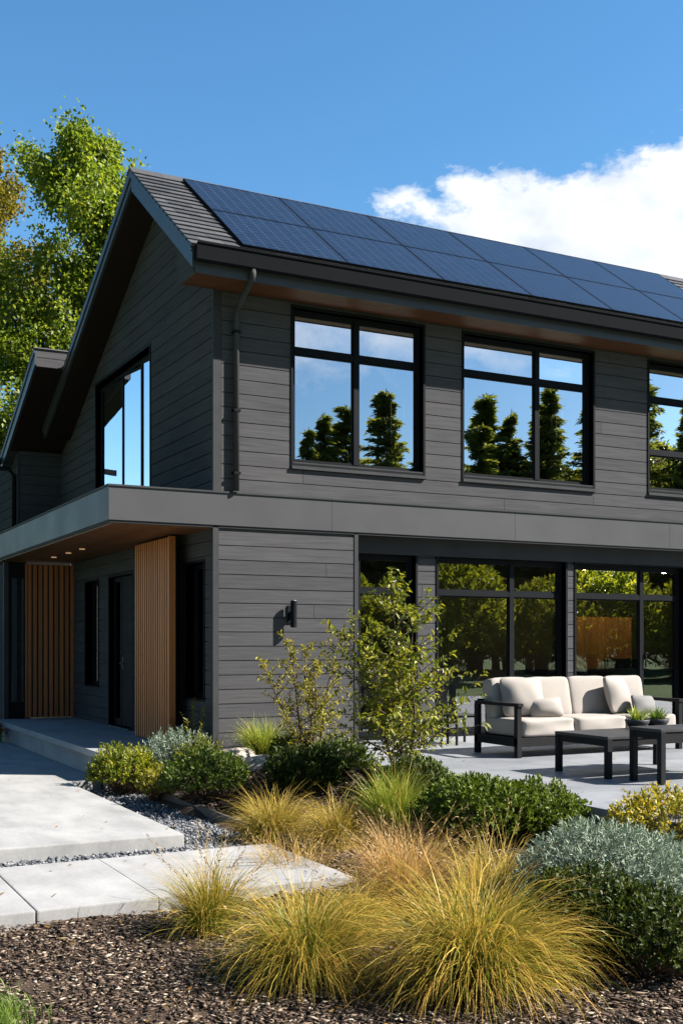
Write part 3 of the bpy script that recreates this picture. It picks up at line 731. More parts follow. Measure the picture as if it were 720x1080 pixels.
armchair((3.95, .95, 0), 0.25 + math.pi, 'grey armchair inside behind the wide glass pane beside the leafy sapling')
armchair((5.15, .95, 0), math.pi, 'grey armchair inside behind the narrower pane of the middle window')
ki = empty('kitchen_island', 'long dark counter inside in front of the glowing timber wall', 'counter', (7.9, 2.2, 0))
mb = MB(); mb.box((-.9, 0, .0), (2.2, .7, .84)); mb.build('cabinet', M['black'], ki)
mb = MB(); mb.box((-.95, -.04, .841), (2.25, .74, .885), .006); mb.build('worktop', M['tabletop'], ki)
mb = MB(); mb.box((.75, .1, .886), (1.5, .5, 1.06), .02); mb.lathe([(.08, 0), (.1, .06), (.07, .2), (.03, .24)], (1.65, .3, .886), 16); tag(mb.build('cooking_pot', M['black'], None, off=(0, 0, 0)), 'dark cookware box and pot standing on the indoor counter', 'cookware').location = (7.9, 2.2, 0)
for (x, z0, z1, lab, wd) in ((2.86, 3.1, 5.82, 'pale curtain drawn to the side of the upper window nearest the gable', .34), (5.82, 3.1, 5.82, 'pale green curtain at the side of the middle upper window', .42), (7.62, 3.1, 5.82, 'narrow pale curtain behind the upper window at the picture edge', .2)):
    n = 40; xs = np.linspace(-wd / 2, wd / 2, n); yy = .035 * np.sin(np.linspace(0, wd * 60, n))
    v = np.concatenate([np.stack([xs, yy, np.full(n, z0)], 1), np.stack([xs, yy, np.full(n, z1)], 1), np.stack([xs, yy + .006, np.full(n, z1)], 1), np.stack([xs, yy + .006, np.full(n, z0)], 1)])
    i = np.arange(n - 1); fcs = np.concatenate([np.stack([i + k * n, i + 1 + k * n, i + 1 + ((k + 1) % 4) * n, i + ((k + 1) % 4) * n], 1) for k in range(4)])
    o = mk('curtain', v, fcs, M['curtain'], smooth=True); o.location = (x, .34, 0); tag(o, lab, 'curtain', 'curtains in the upper windows')

# ------------------------------------------------------------------ patio furniture
so = empty('sofa', 'cream cushioned outdoor sofa with charcoal metal frame on the patio', 'sofa', (4.0, -2.28, 0))
L, D = 1.29, .44
mb = MB(); mb.box((-L + .04, -D, .13), (L - .04, -D + .05, .235), .005); mb.box((-L + .04, D - .05, .13), (L - .04, D, .235), .005)
mb.box((-L, -D, .13), (-L + .04, D, .235), .004); mb.box((L - .04, -D, .13), (L, D, .235), .004)
for k in range(9): mb.box((-L + .1 + k * .29, -D + .05, .19), (-L + .16 + k * .29, D - .05, .215))
mb.box((-L + .04, D - .045, .6), (L - .04, D, .66), .005)
for k in range(12): mb.box((-L + .15 + k * .21, D - .035, .235), (-L + .18 + k * .21, D - .015, .6))
mb.build('frame', M['alu'], so)
for s in (-1, 1):
    mb = MB(); mb.box((s * L, -D - .02, .60), (s * (L - .075), D, .64), .005); mb.build('armrest', M['alu'], so)
    for q in (-1, 1):
        mb = MB(); yq = q * (D - .03); mb.box((s * L, yq - .035, 0), (s * (L - .06), yq + .035, .6), .004); mb.build('leg', M['alu'], so)
for i in range(3):
    w = (2 * L - .13) / 3; cushion(MB(), w - .008, .8, .215, 'seat_cushion', M['fabric'], so, (-L + .065 + w * (i + .5), -.04, .345), (0, 0, 0), p=12)
for i in range(4):
    w = (2 * L - .15) / 4; cushion(MB(), w - .005, .21, .52, 'back_cushion', M['fabric'], so, (-L + .075 + w * (i + .5), .27, .655), (R(-12), 0, random.uniform(-.03, .03)), p=9, puff=.16)
def pillow(w, h, d, loc, rot, mat, label):
    V, F = cushion_verts(w, d, h, p=7, pinch=.75, puff=.25, seed=int(w * 1000 + loc[0] * 77), corner=.08)
    mb = MB(); mb.add([tuple(v) for v in V], F); o = mb.build('throw_pillow', mat, None, smooth=True); o.location = loc; o.rotation_euler = rot
    return tag(o, label, 'pillow', 'throw pillows on the patio sofa')
pillow(.54, .5, .2, (3.12, -2.27, .69), (R(-20), 0, R(-14)), M['fabric'], 'large cream throw pillow leaning by the sofa arm beside the sapling')
pillow(.40, .25, .15, (3.32, -2.47, .56), (R(-22), R(-6), R(-20)), M['fabric'], 'small cream lumbar pillow in front of the large pillow')
pillow(.46, .48, .19, (4.62, -2.27, .68), (R(-18), R(4), R(16)), M['fabric'], 'large cream throw pillow standing between the sofa back cushions')
pillow(.46, .26, .15, (4.87, -2.48, .555), (R(-20), R(4), R(14)), M['fabricgrey'], 'small grey lumbar pillow, the only grey one on the sofa')

def low_table(name, label, x0, x1, y0, y1, h, leg=.06, cat='coffee table', apron=.07, top=.03):
    t = empty(name, label, cat, ((x0 + x1) / 2, (y0 + y1) / 2, 0)); a, b = (x1 - x0) / 2, (y1 - y0) / 2
    mb = MB(); mb.box((-a, -b, h - top), (a, b, h), .005); mb.build('tabletop', M['tabletop'], t)
    mb = MB(); mb.box((-a + leg, -b + .012, h - top - apron), (a - leg, -b + .04, h - top)); mb.box((-a + leg, b - .04, h - top - apron), (a - leg, b - .012, h - top))
    mb.box((-a + .012, -b + leg, h - top - apron), (-a + .04, b - leg, h - top)); mb.box((a - .04, -b + leg, h - top - apron), (a - .012, b - leg, h - top)); mb.build('apron', M['alu'], t)
    for s in (-1, 1):
        for q in (-1, 1):
            mb = MB(); mb.box((s * a * .997, q * b * .997, 0), (s * (a - leg), q * (b - leg), h - top - .001), .004); mb.build('leg', M['alu'], t)
    return t
low_table('coffee_table', 'low charcoal coffee table with two planted bowls before the sofa', 2.3, 3.72, -4.76, -3.93, .42)
low_table('console_table', 'taller charcoal table cut off by the picture edge', 2.43, 3.75, -5.36, -4.92, .53)
low_table('side_table', 'taller slim dark side table by the window, beside the sofa arm', 2.62, 3.05, -.75, -.32, .46, .028, 'side table', .02, .02)
low_table('side_table', 'smaller slim dark side table nested beside the taller one by the window', 3.0, 3.4, -1.0, -.6, .40, .028, 'side table', .02, .02)

# ------------------------------------------------------------------ plants
def norm(v): return v / np.maximum(np.linalg.norm(v, axis=-1, keepdims=True), 1e-9)
def leaf_geo(P, D, N, Ln, Wd, fold=.25, droop=.15):
    """folded leaves: P base points, D directions, N face normals -> verts, tris"""
    D = norm(D); S = norm(np.cross(D, N)); U = np.cross(S, D)
    Ln = np.broadcast_to(np.asarray(Ln, float), (len(P),))[:, None]; Wd = np.broadcast_to(np.asarray(Wd, float), (len(P),))[:, None]
    b = P; m = P + D * Ln * .5 - U * Wd * fold * 0; l = P + D * Ln * .45 + S * Wd * .5 + U * Wd * fold; r = P + D * Ln * .45 - S * Wd * .5 + U * Wd * fold
    t = P + D * Ln - U * Ln * droop
    V = np.stack([b, l, t, r], 1).reshape(-1, 3); n = np.arange(len(P))[:, None] * 4
    F = np.concatenate([n + np.array([[0, 2, 1]]), n + np.array([[0, 3, 2]])], 1).reshape(-1, 3)
    return V, F

def tubes_geo(A, B, r0, r1, k=4):
    """many straight tapered twigs A->B"""
    A = np.asarray(A, float); B = np.asarray(B, float); n = len(A)
    T = norm(B - A); ref = np.where(np.abs(T[:, 2:3]) < .9, np.array([[0, 0, 1.]]), np.array([[1., 0, 0]])); X = norm(np.cross(T, ref)); Y = np.cross(T, X)
    r0 = np.broadcast_to(np.asarray(r0, float), (n,))[:, None]; r1 = np.broadcast_to(np.asarray(r1, float), (n,))[:, None]
    ring = []
    for P, r in ((A, r0), (B, r1)):
        for j in range(k):
            w = 2 * math.pi * j / k; ring.append(P + (X * math.cos(w) + Y * math.sin(w)) * r)
    V = np.stack(ring, 1).reshape(-1, 3); base = np.arange(n)[:, None] * 2 * k
    F = np.concatenate([base + np.array([[j, (j + 1) % k, k + (j + 1) % k, k + j]]) for j in range(k)], 1).reshape(-1, 4)
    return V, F

def plant_root(name, label, cat, x, y, z=None, group=None):
    return empty(name, label, cat, (x, y, H(x, y) if z is None else z), group)

def shrub(name, label, x, y, rx, ry, h, mat, n_twig=420, per=9, leaf=.035, lw=.45, twig=.1, seed=0, lump=.22, cat='shrub', up=.5, z=None, inner=.45, group=None, flat=1.0, spiky=0.0):
    r = np.random.default_rng(seed + 1000)
    root = plant_root(name, label, cat, x, y, z, group)
    d = norm(r.normal(0, 1, (n_twig, 3)) + np.array([0, 0, .25])); d[:, 2] = np.abs(d[:, 2]) * 1.0 - .12
    d = norm(d)
    bumps = norm(r.normal(0, 1, (16, 3)) + np.array([0, 0, .5])); amp = r.uniform(-.6, 1, 16)
    f = 1 + lump * (np.exp((d @ bumps.T - 1) * 14) * amp).sum(1)
    rad = f * (1 - inner * r.random(n_twig) ** 1.8) + spiky * r.random(n_twig) ** 5
    P = d * rad[:, None] * np.array([rx, ry, h * .62]); P[:, 2] = P[:, 2] * flat + h * .38; P[:, 2] = np.maximum(P[:, 2], .02 + .05 * r.random(n_twig))
    out = norm(d * np.array([1, 1, .8]) + np.array([0, 0, up]) + r.normal(0, .35, (n_twig, 3)))
    # leafy twigs
    s = np.tile(np.linspace(.1, 1, per), n_twig); pi = np.repeat(np.arange(n_twig), per)
    tl = twig * r.uniform(.6, 1.3, n_twig)
    base = P[pi] + out[pi] * ((s - .6) * tl[pi])[:, None]
    side = norm(np.cross(out[pi], r.normal(0, 1, (len(pi), 3))))
    D = norm(out[pi] * (.35 + .5 * s[:, None]) + side * (1.05 - .55 * s[:, None]) + np.array([0, 0, .15]))
    N = norm(out[pi] * 1.0 + r.normal(0, .5, (len(pi), 3)) - D * .2 + np.array([0, 0, .4]))
    Ln = leaf * r.uniform(.65, 1.25, len(pi))
    V, F = leaf_geo(base, D, N, Ln, Ln * lw)
    mk('foliage', V, F, mat, root)
    # stems
    sel = r.permutation(n_twig)[:min(n_twig, 160)]
    A = np.stack([r.normal(0, rx * .12, len(sel)), r.normal(0, ry * .12, len(sel)), np.full(len(sel), -.03)], 1)
    mid = A * .4 + P[sel] * .6 + np.array([0, 0, -.04])
    v1, f1 = tubes_geo(A, mid, .006, .004); v2, f2 = tubes_geo(mid, P[sel], .004, .002)
    mk('stem', np.concatenate([v1, v2]), np.concatenate([f1, f2 + len(v1)]), M['twig'], root)
    return root

def blades(n, r0, length, spread, droop, width, seed, seg=7, lean=(0, 0), lvar=.35):
    """arching grass blades: fountain from a crown of radius r0"""
    r = np.random.default_rng(seed + 50)
    az = r.uniform(0, 2 * math.pi, n); rr = r0 * np.sqrt(r.random(n))
    tuft = r.normal(0, .25, n)
    nt_ = 15; ti = r.integers(0, nt_, n); taz = r.uniform(0, 6.28, nt_); tln = r.uniform(.72, 1.12, nt_); tel = r.normal(0, 7, nt_)
    root = np.stack([rr * np.cos(az), rr * np.sin(az), np.zeros(n)], 1)
    a2 = np.where(r.random(n) < .45, taz[ti] + r.normal(0, .35, n), az + r.normal(0, .45, n))
    q = r.random(n) ** .8
    el = np.radians(90 - spread * q * (.6 + .5 * rr / r0) + r.normal(0, 4, n) + tel[ti])
    Ln = length * (1 - lvar * r.random(n) ** 1.5) * (1 - .12 * q) * tln[ti]
    dr = droop * r.uniform(.5, 1.5, n)
    hd = np.stack([np.cos(a2), np.sin(a2)], 1) + np.array(lean); 
    P = [root]; cur = root.copy(); ang = el.copy(); step = Ln / seg
    tw = r.normal(0, .12, (n, seg))
    for i in range(seg):
        t = (i + .5) / seg
        a = ang - dr * t ** 1.6
        aa = tw[:, i] * t
        h2 = np.stack([hd[:, 0] * np.cos(aa) - hd[:, 1] * np.sin(aa), hd[:, 0] * np.sin(aa) + hd[:, 1] * np.cos(aa)], 1)
        cur = cur + np.concatenate([h2 * (np.cos(a) * step)[:, None], (np.sin(a) * step)[:, None]], 1)
        cur[:, 2] = np.maximum(cur[:, 2], .004 + .03 * r.random(n))
        P.append(cur.copy())
    P = np.stack(P, 1)                                   # n, seg+1, 3
    sd = np.stack([-np.sin(a2 + r.normal(0, .8, n)), np.cos(a2 + r.normal(0, .8, n)), r.normal(0, .2, n)], 1); sd = norm(sd)
    tt = np.linspace(0, 1, seg + 1); wprof = (np.minimum(1, .55 + tt * 1.2) * (1 - tt ** 2.2) + .03)
    w = width * r.uniform(.6, 1.3, n)
    Lf = P + sd[:, None, :] * (w[:, None] * wprof)[..., None] * .5; Rt = P - sd[:, None, :] * (w[:, None] * wprof)[..., None] * .5
    V = np.stack([Lf, Rt], 2).reshape(-1, 3); k = 2 * (seg + 1)
    base = np.arange(n)[:, None] * k
    F = np.concatenate([base + np.array([[2 * i, 2 * i + 1, 2 * i + 3, 2 * i + 2]]) for i in range(seg)], 1).reshape(-1, 4)
    al = np.tile(np.repeat(tt, 2), n)
    return V, F, al, P

def grass(label, x, y, n, r0, length, spread, droop, mat, seed, width=.0045, heads=0, z=None, lean=(0, 0), group='ornamental grass clumps in the front bed', headmat='straw', base_mat=None, sy=1.0):
    root = plant_root('ornamental_grass', label, 'grass clump', x, y, z, group)
    V, F, al, P = blades(n, r0, length, spread, droop, width, seed, lean=lean)
    V[:, 1] *= sy
    mk('blades', V, F, mat, root, attr=al)
    V, F, al2, _ = blades(max(60, n // 14), r0, length * 1.12, spread * 1.05, droop * 1.05, width * 1.5, seed + 21, lean=lean, lvar=.2)
    mk('long_blades', V, F, M['g_gold'], root, attr=np.clip(al2 + .25, 0, 1))
    # short dry litter at the crown
    V, F, al2, _ = blades(max(120, n // 6), r0 * 1.3, length * .45, 85, 1.5, width, seed + 7)
    mk('dry_blades', V, F, M['g_tan'], root, attr=al2)
    if heads:
        r = np.random.default_rng(seed); 
        V, F, al, P = blades(heads, r0, length * 1.12, spread * .75, droop * .6, .0025, seed + 3, lean=lean)
        mk('flower_stems', V, F, M['g_tan'], root, attr=al)
        tip = P[:, -1]; dirn = norm(P[:, -1] - P[:, -3])
        k = 14; s = np.tile(np.linspace(0, 1, k), heads); pi = np.repeat(np.arange(heads), k)
        base = tip[pi] - dirn[pi] * (s * .16)[:, None]
        D = norm(dirn[pi] + r.normal(0, .45, (len(pi), 3)))
        V, F = leaf_geo(base, D, norm(r.normal(0, 1, (len(pi), 3))), .028, .006); mk('seed_head', V, F, M[headmat], root)
    return root

# --- foreground grasses
grass('largest golden green grass clump, arching over the mulch beside the blue juniper', -1.66, -8.25, 3600, .16, .96, 46, 1.75, M['g_green'], 1, .0052)
grass('green and gold grass clump spilling onto mulch in front of the path slab', -2.38, -7.60, 2300, .13, .82, 48, 1.75, M['g_green'], 2, .0048)
grass('slender upright grass clump at the edge of the near concrete slab', -2.50, -6.42, 1200, .10, .70, 44, 1.2, M['g_green'], 3, .0042, heads=30)
grass('tan feathery grass clump behind the largest clump, with pinkish seed heads', -1.20, -6.70, 1700, .15, .78, 46, 1.0, M['g_tan'], 4, .004, heads=110)
grass('amber grass clump beside the dark low shrubs, behind the largest clump', -.74, -7.12, 1500, .14, .72, 54, 1.3, M['g_gold'], 5, .0042, heads=30)
grass('mid-height gold clump between the path slab and the tan feathery clump', -1.72, -7.0, 1300, .12, .52, 62, 1.5, M['g_gold'], 6, .0045, heads=12)
grass('round golden grass mound beside the steel edging', -.95, -3.95, 1700, .13, .62, 66, 1.35, M['g_gold'], 7, .005)
grass('round golden grass mound in front of the dark green low shrubs', -.62, -4.62, 1700, .13, .60, 66, 1.35, M['g_gold'], 8, .005)
grass('upright lime green grass tuft beneath the leafy sapling', -.12, -4.75, 1200, .13, .66, 34, .8, M['l_lime'], 9, .006)
grass('bright lime grass tuft at the foot of the boarded wall', 0.45, -.5, 1000, .13, .62, 40, .9, M['l_lime'], 10, .008)
grass('thin dry tan grass beside the gravel strip and slab corner', -1.25, -5.05, 420, .3, .42, 60, 1.2, M['g_tan'], 11, .004, heads=24)

# --- shrubs
shrub('rounded_shrub', 'bright yellow-green rounded shrub at the porch step corner', -1.25, -.2, .38, .36, .56, M['l_yel'], 520, 10, .05, .4, .12, 1)
shrub('low_shrub', 'small olive and rust tinged shrub beside the gravel', -1.05, -1.0, .24, .24, .34, M['l_sapY'], 200, 9, .05, .3, .12, 2)
shrub('juniper', 'small blue-green juniper between two green shrubs near the porch', -.45, .05, .46, .36, .5, M['l_blue'], 520, 12, .05, .18, .16, 3, cat='juniper')
shrub('rounded_shrub', 'mid green rounded shrub behind the steel edging', -.80, -1.75, .44, .40, .54, M['l_green'], 560, 10, .05, .42, .12, 4)
shrub('low_shrub', 'loose olive green shrub beside the flat boulders', -.28, -.28, .32, .28, .34, M['l_yel'], 230, 9, .04, .35, .12, 5)
shrub('low_shrub', 'dark green low shrub under the yellow sapling', .22, -1.95, .34, .34, .34, M['l_dark'], 380, 9, .045, .4, .1, 6)
shrub('low_shrub', 'dark green strap-leaved low shrub left of the leafy sapling stem', -.02, -2.7, .36, .34, .42, M['l_dark'], 380, 10, .08, .2, .14, 7)
shrub('hedge_shrub', 'dark hedge shrub under the leafy sapling', .32, -4.35, .42, .40, .56, M['l_dark'], 560, 10, .045, .45, .1, 8)
shrub('hedge_shrub', 'large clipped green hedge shrub at the centre of the patio edge', .30, -5.55, .54, .52, .52, M['l_hedge'], 1300, 10, .042, .45, .09, 9)
shrub('hedge_shrub', 'green hedge shrub between the large one and the golden shrub', .74, -5.75, .42, .44, .44, M['l_hedge'], 760, 10, .042, .45, .09, 10)
shrub('golden_shrub', 'golden yellow leaved shrub at the picture edge before the patio', .98, -6.95, .42, .42, .42, M['l_gold'], 460, 10, .04, .42, .13, 11, spiky=.25)
shrub('juniper', 'wide silvery blue spreading juniper mound beside the largest grass', -.22, -7.75, .66, .6, .62, M['l_blue'], 2300, 13, .04, .2, .13, 12, cat='juniper', lump=.16)
shrub('low_shrub', 'dark glossy shrub beneath the blue juniper beside the grass', -.85, -8.15, .40, .40, .50, M['l_dark'], 800, 10, .038, .5, .1, 13)
shrub('low_shrub', 'dark shrub with bronze tips beneath the juniper at the picture corner', -.62, -8.5, .40, .38, .46, M['l_dark'], 560, 10, .036, .5, .1, 14)
shrub('low_shrub', 'rust coloured small shrub at the far end of the porch', -1.75, 6.55, .34, .34, .42, M['l_rust'], 260, 9, .05, .4, .12, 15, z=-.36)

shrub('low_shrub', 'mid green low shrub at the patio edge between the two saplings', .55, -2.35, .34, .40, .36, M['l_green'], 420, 9, .042, .42, .1, 61)
shrub('hedge_shrub', 'dark green shrub hugging the patio corner behind the lime grass tuft', .60, -3.95, .36, .36, .44, M['l_hedge'], 560, 10, .042, .45, .1, 62)
shrub('low_shrub', 'small dark green shrub at the foot of the yellow sapling by the patio', .58, -1.2, .3, .3, .32, M['l_dark'], 320, 9, .042, .42, .1, 63)

def wand_plant(label, x, y, n, h, seed, mat, leaf=.07):
    r = np.random.default_rng(seed); root = plant_root('wand_plant', label, 'plant', x, y); A = []; B = []; LP = []; LD = []
    for i in range(n):
        p = np.array([r.normal(0, .07), r.normal(0, .07), 0]); d = norm(np.array([r.normal(0, .16), r.normal(0, .16), 1])); hh = h * r.uniform(.55, 1); s = hh / 8
        for k in range(8):
            q = p + d * s; A.append(p); B.append(q)
            for j in range(7):
                a = r.uniform(0, 6.28); LP.append(p + d * s * r.random()); LD.append([math.cos(a) * .7, math.sin(a) * .7, .75])
            p = q; d = norm(d + r.normal(0, .05, 3))
    V, F = tubes_geo(A, B, .005, .004); mk('stem', V, F, M['twig'], root)
    LP = np.array(LP); LD = np.array(LD); V, F = leaf_geo(LP, LD, norm(r.normal(0, .4, (len(LP), 3)) + np.array([0, 0, 1])), leaf * r.uniform(.5, 1.1, len(LP)), leaf * .25); mk('foliage', V, F, mat, root)
wand_plant('tall upright olive plant against the timber screen edge', -.12, .62, 7, .85, 21, M['l_green'])
wand_plant('tall bronze-tipped upright plant beneath the dark entrance window', -.1, .28, 9, .95, 22, M['l_sapY'])

def sapling(label, x, y, h, stems, mat, seed, leaf, spread, nb, droop=.5, per=9, blen=.6, bare=.15, name='sapling'):
    r = np.random.default_rng(seed); root = plant_root(name, label, 'sapling', x, y); A = []; B = []; R0 = []; R1 = []; LP = []; LD = []
    for (az, lean, hs) in stems:
        p = np.array([math.cos(az) * .03, math.sin(az) * .03, -.04]); d = norm(np.array([math.cos(az) * lean, math.sin(az) * lean, 1.0])); N = 14; L = h * hs; s = L / N
        for k in range(N):
            t = k / N; q = p + d * s; rad = .016 * (1 - t) + .003
            A.append(p); B.append(q); R0.append(rad); R1.append(.016 * (1 - (k + 1) / N) + .003)
            if t > bare:
                for j in range(nb):
                    a = r.uniform(0, 6.28); bl = blen * (1.05 - .75 * t) * r.uniform(.5, 1.15)
                    bd = norm(np.array([math.cos(a), math.sin(a), .55 + .5 * t])); bp = p + d * s * r.random(); M_ = 7
                    for m in range(M_):
                        bq = bp + bd * bl / M_; A.append(bp); B.append(bq); R0.append(.005 * (1 - m / M_) + .0015); R1.append(.005 * (1 - (m + 1) / M_) + .0012)
                        for w in range(per if m > 1 else 2):
                            sd = norm(np.cross(bd, r.normal(0, 1, 3))); LP.append(bp + (bq - bp) * r.random() + r.normal(0, .012, 3)); LD.append(norm(bd * .6 + sd * .9 + np.array([0, 0, -.1])))
                        bp = bq; bd = norm(bd + np.array([0, 0, -droop / M_ * (1 if r.random() < .7 else -.6)]) + r.normal(0, .1, 3))
            p = q; d = norm(d + r.normal(0, .05, 3) + np.array([0, 0, .02]))
        for w in range(14): LP.append(p + r.normal(0, .02, 3)); LD.append(norm(d + r.normal(0, .8, 3)))
    V, F = tubes_geo(A, B, R0, R1, 5); mk('stem', V, F, M['twig'], root)
    LP = np.array(LP); LD = np.array(LD); Ln = leaf * r.uniform(.55, 1.2, len(LP))
    V, F = leaf_geo(LP, LD, norm(r.normal(0, .55, (len(LP), 3)) + np.array([0, 0, 1])), Ln, Ln * .46, droop=.2); mk('foliage', V, F, mat, root)
sapling('tall leafy yellow-green sapling in front of the narrow ground-floor window', .80, -3.25, 2.3, [(.2, .08, .96), (-.4, .3, .8), (3.4, .22, .72), (.8, .34, .62), (4.6, .3, .55)], M['l_sap'], 31, .072, .3, 3, .55, 4, 1.08, .10)
sapling('sparser yellow sapling in front of the boarded wall below the lamp', .74, -1.4, 1.62, [(2.9, .38, .95), (0.0, .12, 1.0), (1.2, .35, .9), (4.0, .3, .75), (3.3, .7, .85)], M['l_sapY'], 32, .05, .4, 2, .35, 4, .62, .12)

# boulders
def boulder(label, x, y, s, seed):
    r = np.random.default_rng(seed); bm = bmesh.new(); bmesh.ops.create_icosphere(bm, subdivisions=3, radius=1)
    dirs = norm(r.normal(0, 1, (9, 3))); cut = r.uniform(.62, .95, 9)
    for v in bm.verts:
        p = np.array(v.co[:]); 
        for d, c in zip(dirs, cut):
            k = p @ d
            if k > c: p = p - d * (k - c) * .9
        p += .02 * np.sin(p[[1, 2, 0]] * 9 + seed); v.co = Vector(p * np.array(s))
    me = bpy.data.meshes.new('boulder'); bm.to_mesh(me); bm.free(); me.materials.append(M['rock']); o = link(bpy.data.objects.new('boulder', me)); o.location = (x, y, H(x, y) + s[2] * .35)
    tag(o, label, 'rock', 'boulders by the wall')
boulder('flat tan boulder nearer the wall, beside the olive shrub', .06, -.6, (.27, .18, .15), 3)
boulder('flat tan boulder nearer the patio, in front of the lime grass tuft', .16, -1.15, (.24, .2, .12), 6)

# steel edging along the gravel, bent to the bed line
pts = [(-1.05, -1.05), (-1.03, -2.2), (-1.0, -3.4), (-.98, -4.2), (-.9, -4.95)]
mb = MB()
for (a, b) in zip(pts[:-1], pts[1:]):
    mb.add([(a[0], a[1], -.6), (b[0], b[1], -.6), (b[0] + .03, b[1], -.6), (a[0] + .03, a[1], -.6), (a[0], a[1], -.36), (b[0], b[1], -.38), (b[0] + .03, b[1], -.38), (a[0] + .03, a[1], -.36)],
           [(0, 1, 5, 4), (1, 2, 6, 5), (2, 3, 7, 6), (3, 0, 4, 7), (4, 5, 6, 7)])
mb.box((-1.05, -1.075, -.6), (-.55, -1.05, -.36))
tag(mb.build('garden_edging', M['steel']), 'low dark steel edging between the gravel strip and planted bed', 'edging')

# gravel ----------------------------------------------------------------
def scatter(n, fn, seed):
    r = np.random.default_rng(seed); out = []
    while len(out) < n:
        x, y = fn(r); out.append((x, y))
    return np.array(out), r
octv = np.array([[1, 0, 0], [-1, 0, 0], [0, 1, 0], [0, -1, 0], [0, 0, 1], [0, 0, -1]], float)
octf = np.array([[0, 2, 4], [2, 1, 4], [1, 3, 4], [3, 0, 4], [2, 0, 5], [1, 2, 5], [3, 1, 5], [0, 3, 5]])
def stones(name, xy, z, size, flat, mat, r, jit=.3, el=(1, 1, 1)):
    n = len(xy); s = size * r.uniform(.5, 1.3, n)
    V = octv[None] * (1 + r.uniform(-jit, jit, (n, 6, 3))) + r.uniform(-jit, jit, (n, 6, 3)) * .5
    V = V * s[:, None, None] * np.array([el[0], el[1], flat]) * r.uniform(.6, 1.3, (n, 1, 3))
    a = r.uniform(0, 6.28, n); tl = r.normal(0, .35, n); c, s_ = np.cos(a)[:, None], np.sin(a)[:, None]
    V = np.stack([V[..., 0], V[..., 1] * np.cos(tl)[:, None] - V[..., 2] * np.sin(tl)[:, None], V[..., 1] * np.sin(tl)[:, None] + V[..., 2] * np.cos(tl)[:, None]], -1)
    X = V[..., 0] * c - V[..., 1] * s_; Y = V[..., 0] * s_ + V[..., 1] * c
    V = np.stack([X + xy[:, :1], Y + xy[:, 1:], V[..., 2] + z[:, None]], -1)
    F = (np.arange(n)[:, None, None] * 6 + octf[None]).reshape(-1, 3)
    return mk(name, V.reshape(-1, 3), F, mat)
def gfn(r):
    k = r.random()
    if k < .66: return r.uniform(-1.79, -1.04), r.uniform(-5.1, .2)
    return r.uniform(-7, -1.1), r.uniform(-4.26, -3.86)
xy, r_ = scatter(15000, gfn, 1)
gv = stones('gravel', xy, np.full(len(xy), -.478) + r_.uniform(-.02, .02, len(xy)), .021, .7, M['gravel'], r_); tag(gv, kind='stuff')
mb = MB(); mb.box((-1.79, -5.15, -.7), (-1.04, .3, -.49)); mb.box((-7, -4.3, -.7), (-1.79, -3.85, -.49)); tag(mb.build('gravel_bed', M['gravel']), kind='structure')

# mulch -----------------------------------------------------------------
def mfn(r):
    k = r.random()
    if k < .60: return r.uniform(-5.0, -.6), r.uniform(-9.6, -5.84)
    if k < .72: return r.uniform(-1.1, .5), r.uniform(-9.0, -5.0)
    return r.uniform(-1.0, .7), r.uniform(-5.6, -.05)
xy, r_ = scatter(62000, mfn, 2)
ok = ~((xy[:, 0] < -1.1) & (xy[:, 1] > -5.83)); xy = xy[ok]
mu = stones('mulch', xy, hgt(xy[:, 0], xy[:, 1]) + .014 + r_.uniform(-.008, .026, len(xy)), .017, .22, M['mulch'], r_, .3, (1.75, .55, 1)); tag(mu, kind='stuff')

# lawn corner -----------------------------------------------------------
n = 2600; r_ = np.random.default_rng(77)
V, F, al, P = blades(n, 1, .15, 38, .8, .006, 78, seg=4)
k = 10; cx = r_.normal(-4.2, .12, n); cy = r_.normal(-7.62, .16, n)
V = V.reshape(n, k, 3); V[..., :2] -= P[:, :1, :2]; V[..., 0] += cx[:, None]; V[..., 1] += cy[:, None]; V[..., 2] += hgt(cx, cy)[:, None]
tag(mk('lawn_grass', V.reshape(-1, 3), F, M['g_lawn'], attr=al), kind='stuff')

# a few fallen leaves and bits of mulch on the hard surfaces
r_ = np.random.default_rng(404); Pq = []
for (x0, x1, y0, y1, z, n) in ((-5.5, -1.2, -5.75, -4.3, -.428, 26), (-5, -1.85, -3.8, 1.5, -.348, 30), (1.0, 6, -8, -.5, .002, 40), (-1.75, -1.1, -5, 0, -.455, 30), (-1.0, .6, -5.5, -.4, None, 110), (-3.6, -1.0, -8.8, -5.9, None, 60)):
    for k in range(n):
        x, y = r_.uniform(x0, x1), r_.uniform(y0, y1)
        if z is not None and z > -.45: x = x0 + (x1 - x0) * (1 - r_.random() ** 1.6) if x0 < 0 else x
        Pq.append((x, y, (H(x, y) + .04 if z is None else z) + .003))
Pq = np.array(Pq); n = len(Pq); a = r_.uniform(0, 6.28, n)
V, F = leaf_geo(Pq, np.stack([np.cos(a), np.sin(a), r_.uniform(0, .25, n)], 1), norm(r_.normal(0, .25, (n, 3)) + np.array([0, 0, 1])), .05 * r_.uniform(.5, 1.2, n), .024 * r_.uniform(.6, 1.2, n), .15, -.05)
tag(mk('fallen_leaves', V, F, M['l_rust']), kind='stuff')

